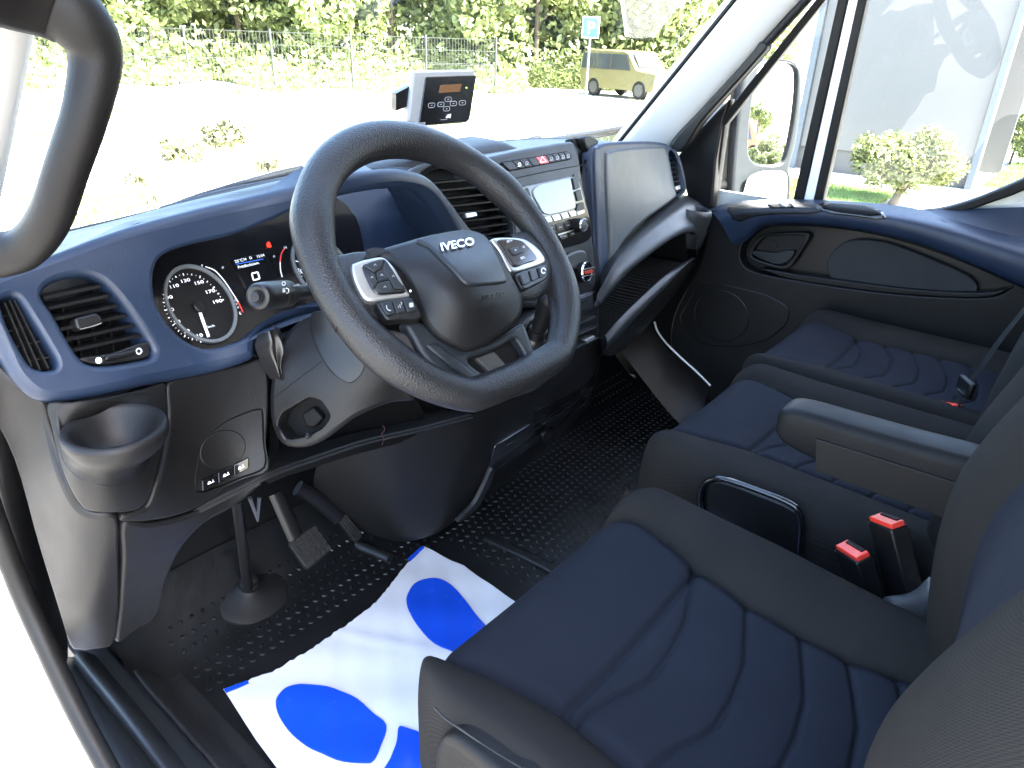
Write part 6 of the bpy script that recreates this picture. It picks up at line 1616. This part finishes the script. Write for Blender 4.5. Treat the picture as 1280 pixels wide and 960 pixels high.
# vehicles outside
def car(name, label, base, yaw, mat, L=4.2, W=1.75, H=1.75, prof=None, hood=True):
    """side profile (x along the length, z) lofted across the width, with wheels, windows and lamps"""
    t = thing(name, label, "car" if name != "van" else "van", base)
    c, s = math.cos(yaw), math.sin(yaw)
    def W3(x, y, z): return np.array(base) + np.array((c * x - s * y, s * x + c * y, z))
    lo = [(-L / 2, 0.32), (-L / 2, 0.75)] + prof + [(L / 2, 0.75), (L / 2, 0.32)]
    rows = []
    for yy, k in ((-W / 2, 0.96), (-W / 2 + 0.02, 1.0), (-W / 2 + 0.10, 1.0), (0, 1.0), (W / 2 - 0.10, 1.0), (W / 2 - 0.02, 1.0), (W / 2, 0.96)):
        rr = []
        for x, z in lo:
            tumble = max(0, z - 0.95) * 0.16
            edge = 0.045 if abs(yy) > W / 2 - 0.05 else 0.0
            rr.append(W3(x * (0.99 if edge else 1), yy * (1 - tumble / (W / 2)), z - edge * (z > 0.9)))
        rows.append(rr)
    A = np.array(rows); r_, c_ = A.shape[:2]
    F = [(i * c_ + j, i * c_ + j + 1, (i + 1) * c_ + j + 1, (i + 1) * c_ + j) for i in range(r_ - 1) for j in range(c_ - 1)]
    F += [tuple(range(c_))[::-1], tuple((r_ - 1) * c_ + j for j in range(c_))]
    build("body", A.reshape(-1, 3), F, mat, t, 35)
    GL = bpy.data.materials.get("dark_car_glass") or pmat("dark_car_glass", (0.03, 0.035, 0.04), 0.08, vary=0.05)
    top = [p for p in prof if p[1] > H - 0.18]
    xa, xb = min(p[0] for p in top), max(p[0] for p in top)
    for sgn in (-1, 1):
        for k, (u0, u1) in enumerate(((0.0, 0.31), (0.34, 0.64), (0.67, 0.98))):
            x0, x1 = xa + (xb - xa) * u0, xa + (xb - xa) * u1
            y_ = sgn * (W / 2 - 0.03)
            f0 = 0.28 if k == 2 else 0.0
            q = [W3(x0, sgn * (W / 2 + 0.008), 1.02), W3(x1 + f0, sgn * (W / 2 + 0.008), 1.02), W3(x1, sgn * (W / 2 - 0.065), H - 0.16), W3(x0, sgn * (W / 2 - 0.065), H - 0.16)]
            build("side_window", q, [(0, 1, 2, 3)], GL, t, 0, solid=0.01)
        for xw in (-L * 0.31, L * 0.31):
            cc = W3(xw, sgn * (W / 2 - 0.09), 0.34)
            ax = W3(0, sgn, 0) - W3(0, 0, 0)
            wh = lathe("wheel", [(0.22, -0.1), (0.33, -0.09), (0.34, 0.0), (0.33, 0.09), (0.24, 0.11), (0.22, 0.09)], cc, ax, RUBBER, t, 24)
            lathe("rim", [(0.0, 0.085), (0.08, 0.1), (0.2, 0.085), (0.22, 0.1)], cc, ax, pmat("dark_alloy", (0.03, 0.03, 0.03), 0.4), wh, 24)
        hl = W3(L / 2 + 0.0, sgn * (W / 2 - 0.25), 0.72)
        lathe("headlight", [(0.0, 0.03), (0.08, 0.02), (0.10, -0.02)], hl, W3(1, 0, 0) - W3(0, 0, 0), CHROME, t, 16)
    fx = max(p[0] for p in top)
    wsx = [p for p in prof if p[1] < 1.12 and p[0] > fx]
    if wsx:
        x2 = wsx[0][0]
        q = [W3(x2 - 0.03, -W / 2 + 0.2, 1.10), W3(x2 - 0.03, W / 2 - 0.2, 1.10), W3(fx + 0.06, W / 2 - 0.26, H - 0.10), W3(fx + 0.06, -W / 2 + 0.26, H - 0.10)]
        q = [p + (W3(0.04, 0, 0.04) - W3(0, 0, 0)) for p in q]
        build("front_window", q, [(0, 1, 2, 3)], GL, t, 0, solid=0.01)
    return t
GOLD = pmat("bronze_car_paint", (0.125, 0.108, 0.048), 0.35, metal=0.3, vary=0.03, coat=0.4)
b = gat(787, 122)
dv = b - CAM; a_ = math.atan2(dv[1], dv[0])
car("off_road_car", "boxy bronze off-road car parked beyond the pale ground", b, a_ - R(132), GOLD, 3.9, 1.78, 1.72, [(-2.02, 1.05), (-1.95, 1.62), (-1.6, 1.72), (0.2, 1.70), (0.45, 1.62), (0.95, 1.10), (1.1, 1.05), (1.9, 0.98), (2.02, 0.9)])
ORP = pmat("orange_van_paint", (0.62, 0.12, 0.02), 0.3, vary=0.03, coat=0.4)
# orange van behind, seen in the mirror
vb = np.array((4.05, -49.0, GZ))
car("van", "orange van parked behind, seen only in the wing mirror", vb, R(0), ORP, 5.0, 1.95, 2.3, [(-2.45, 1.1), (-2.42, 2.2), (-2.2, 2.3), (0.9, 2.28), (1.2, 2.15), (1.75, 1.10), (1.85, 1.05), (2.35, 0.95), (2.45, 0.85)])
# grey clad building on the right
bw = thing("clad_building", "pale grey panel-clad building beyond the passenger window", "building", (13.6, 4.0, GZ))
CLAD = pmat("pale_grey_cladding", (0.070, 0.072, 0.072), 0.5, vary=0.03, vscale=0.8)
PLINTH = pmat("grey_plinth_render", (0.07, 0.07, 0.068), 0.9, grain=0.4, gscale=120, vary=0.12, vscale=3)
TRIMB = pmat("blue_grey_edge_trim", (0.05, 0.065, 0.08), 0.5, vary=0.05)
x0 = 13.0
def wallpanel(y0, y1, z0, z1, name="wall_panel", mat=CLAD, dx=0.0, th=0.12):
    box(name, (x0 + dx + th / 2, (y0 + y1) / 2, GZ + (z0 + z1) / 2), (th, y1 - y0 - 0.012, z1 - z0 - 0.012), mat, bw, bevel=0.006)
edges = [1.75, 3.0, 4.35]
wallpanel(edges[0], edges[2], 0.36, 3.06)
wallpanel(edges[0], edges[2], 3.06, 5.76)
box("plinth", (13.09, 3.05, GZ + 0.18), (0.10, 2.62, 0.36), PLINTH, bw)
for y_ in (1.70, 4.40):
    box("edge_trim", (13.03, y_, GZ + 2.9), (0.20, 0.10, 5.8), TRIMB, bw, bevel=0.008)
# receding return wall and lit window bay right of the corner
box("side_wall", (14.4, 4.42, GZ + 2.9), (2.7, 0.06, 5.8), CLAD, bw)
box("roof_slab", (14.5, 3.0, GZ + 5.85), (3.2, 3.2, 0.1), TRIMB, bw)
box("back_core", (15.4, 3.0, GZ + 2.9), (0.1, 2.8, 5.8), CLAD, bw)
# second block to the right: recessed glazed front
bg_ = thing("glazed_annex", "recessed glazed annex at the right edge of the passenger window", "building", (17.5, -0.5, GZ))
AGL = pmat("pale_glazing", (0.10, 0.115, 0.12), 0.2, vary=0.1, vscale=1.5)
for k in range(4):
    yy = 1.4 - k * 1.3
    for j in range(4):
        p_ = box("glass_pane", (17.5, yy - 0.62, GZ + 0.75 + j * 1.4), (0.04, 1.2, 1.28), AGL, bg_)
    box("mullion", (17.46, yy, GZ + 2.9), (0.10, 0.08, 5.8), TRIMB, bg_)
for j in range(5): box("transom", (17.46, -1.2, GZ + 0.06 + j * 1.4), (0.10, 5.3, 0.10), CLAD, bg_)
# lawn strips
def lawn(name, x0_, x1_, y0_, y1_, n, label):
    r_ = np.random.default_rng(int(abs(x0_ * 10) + n))
    P = np.stack([r_.uniform(x0_, x1_, n), r_.uniform(y0_, y1_, n), np.full(n, GZ + 0.005)], 1)
    a = r_.uniform(0, 2 * math.pi, n); hh = r_.uniform(0.03, 0.09, n); w_ = 0.008
    t = np.stack([np.cos(a), np.sin(a), 0 * a], 1) * w_; u = np.stack([r_.normal(0, 0.25, n), r_.normal(0, 0.25, n), np.ones(n)], 1) * hh[:, None]
    V = np.stack([P - t, P + t, P + u], 1).reshape(-1, 3)
    o = build(name, V, [(3 * i, 3 * i + 1, 3 * i + 2) for i in range(n)], GRASSM, None, 0)
    tag(o, label, "grass", kind="stuff")
lawn("lawn", 9.6, 11.6, 2.35, 4.6, 26000, "strip of short sunlit grass in front of the clad building")
lawn("lawn", 13.4, 17.2, -1.5, 1.6, 26000, "lawn at the foot of the glazed annex")
# clipped pine
pb_ = gat(1115, 256)
pt_ = thing("clipped_pine", "rounded clipped pine tree in front of the grey building", "tree", pb_)
tube("trunk", [pb_, pb_ + (0.02, -0.05, 0.2), pb_ + (-0.03, -0.12, 0.4), pb_ + (0.0, -0.2, 0.6)], [0.06, 0.05, 0.045, 0.02], BARK, pt_, n=8)
for k in range(7):
    a = k * 0.9
    tube("limb", [pb_ + (0, -0.1, 0.2 + 0.03 * k), pb_ + (0.3 * math.cos(a), -0.15 + 0.3 * math.sin(a), 0.38 + 0.03 * k), pb_ + (0.5 * math.cos(a), -0.2 + 0.5 * math.sin(a), 0.55 + 0.04 * k)], [0.025, 0.018, 0.006], BARK, pt_, n=6, k=3)
cpx = at(1135, 190, x=pb_[0] + 0.0)
crown("crown", pt_, at(1137, 197, x=pb_[0]), (0.66, 0.72, 0.33), 16000, 0.03, LEAFB, 70, 5, cs=(0.22, 0.34))
# shrub right, near the annex
sb = gat(1262, 205)
s_ = thing("shrub", "dark green shrub beside the edge of the grey building", "shrub", sb)
tube("stem", [sb, sb + (0.02, 0, 0.5), sb + (0.05, 0.03, 0.9)], [0.03, 0.02, 0.01], BARK, s_, n=6)
crown("foliage", s_, sb + np.array((0, 0, 0.55)), (0.7, 0.7, 0.55), 4200, 0.05, LEAFA, 12, 8)
# clipped hedges seen in the mirror
for i, (hx_, hy_, hs, l) in enumerate(((5.3, -30.0, 1.0, "rounded hedge bush behind the van, seen in the mirror"), (4.3, -24.0, 0.7, "low rounded bush behind the van, seen in the mirror's lower edge"))):
    hb_ = np.array((hx_, hy_, GZ)); t = thing("bush", l, "bush", hb_)
    tube("stem", [hb_, hb_ + (0, 0, hs * 0.8)], [0.04, 0.02], BARK, t, n=6, k=1)
    crown("foliage", t, hb_ + np.array((0, 0, hs * 0.75)), (hs, hs, hs * 0.6), 5000, 0.05, LEAFB, 16, 20 + i)

for i, (tx, ty, l) in enumerate(((4.6, -72, "far tree behind the van, left in the mirror"), (7.6, -74, "far tree behind the van, right in the mirror"))):
    tb = np.array((tx, ty, GZ)); t = thing("tree", l, "tree", tb, "trees seen in the mirror")
    tube("trunk", [tb, tb + (0, 0, 2.5)], [0.15, 0.08], BARK, t, n=6, k=1)
    crown("crown", t, tb + np.array((0, 0, 3.2)), (1.8, 1.8, 1.8), 2500, 0.16, LEAFA, 12, 50 + i)
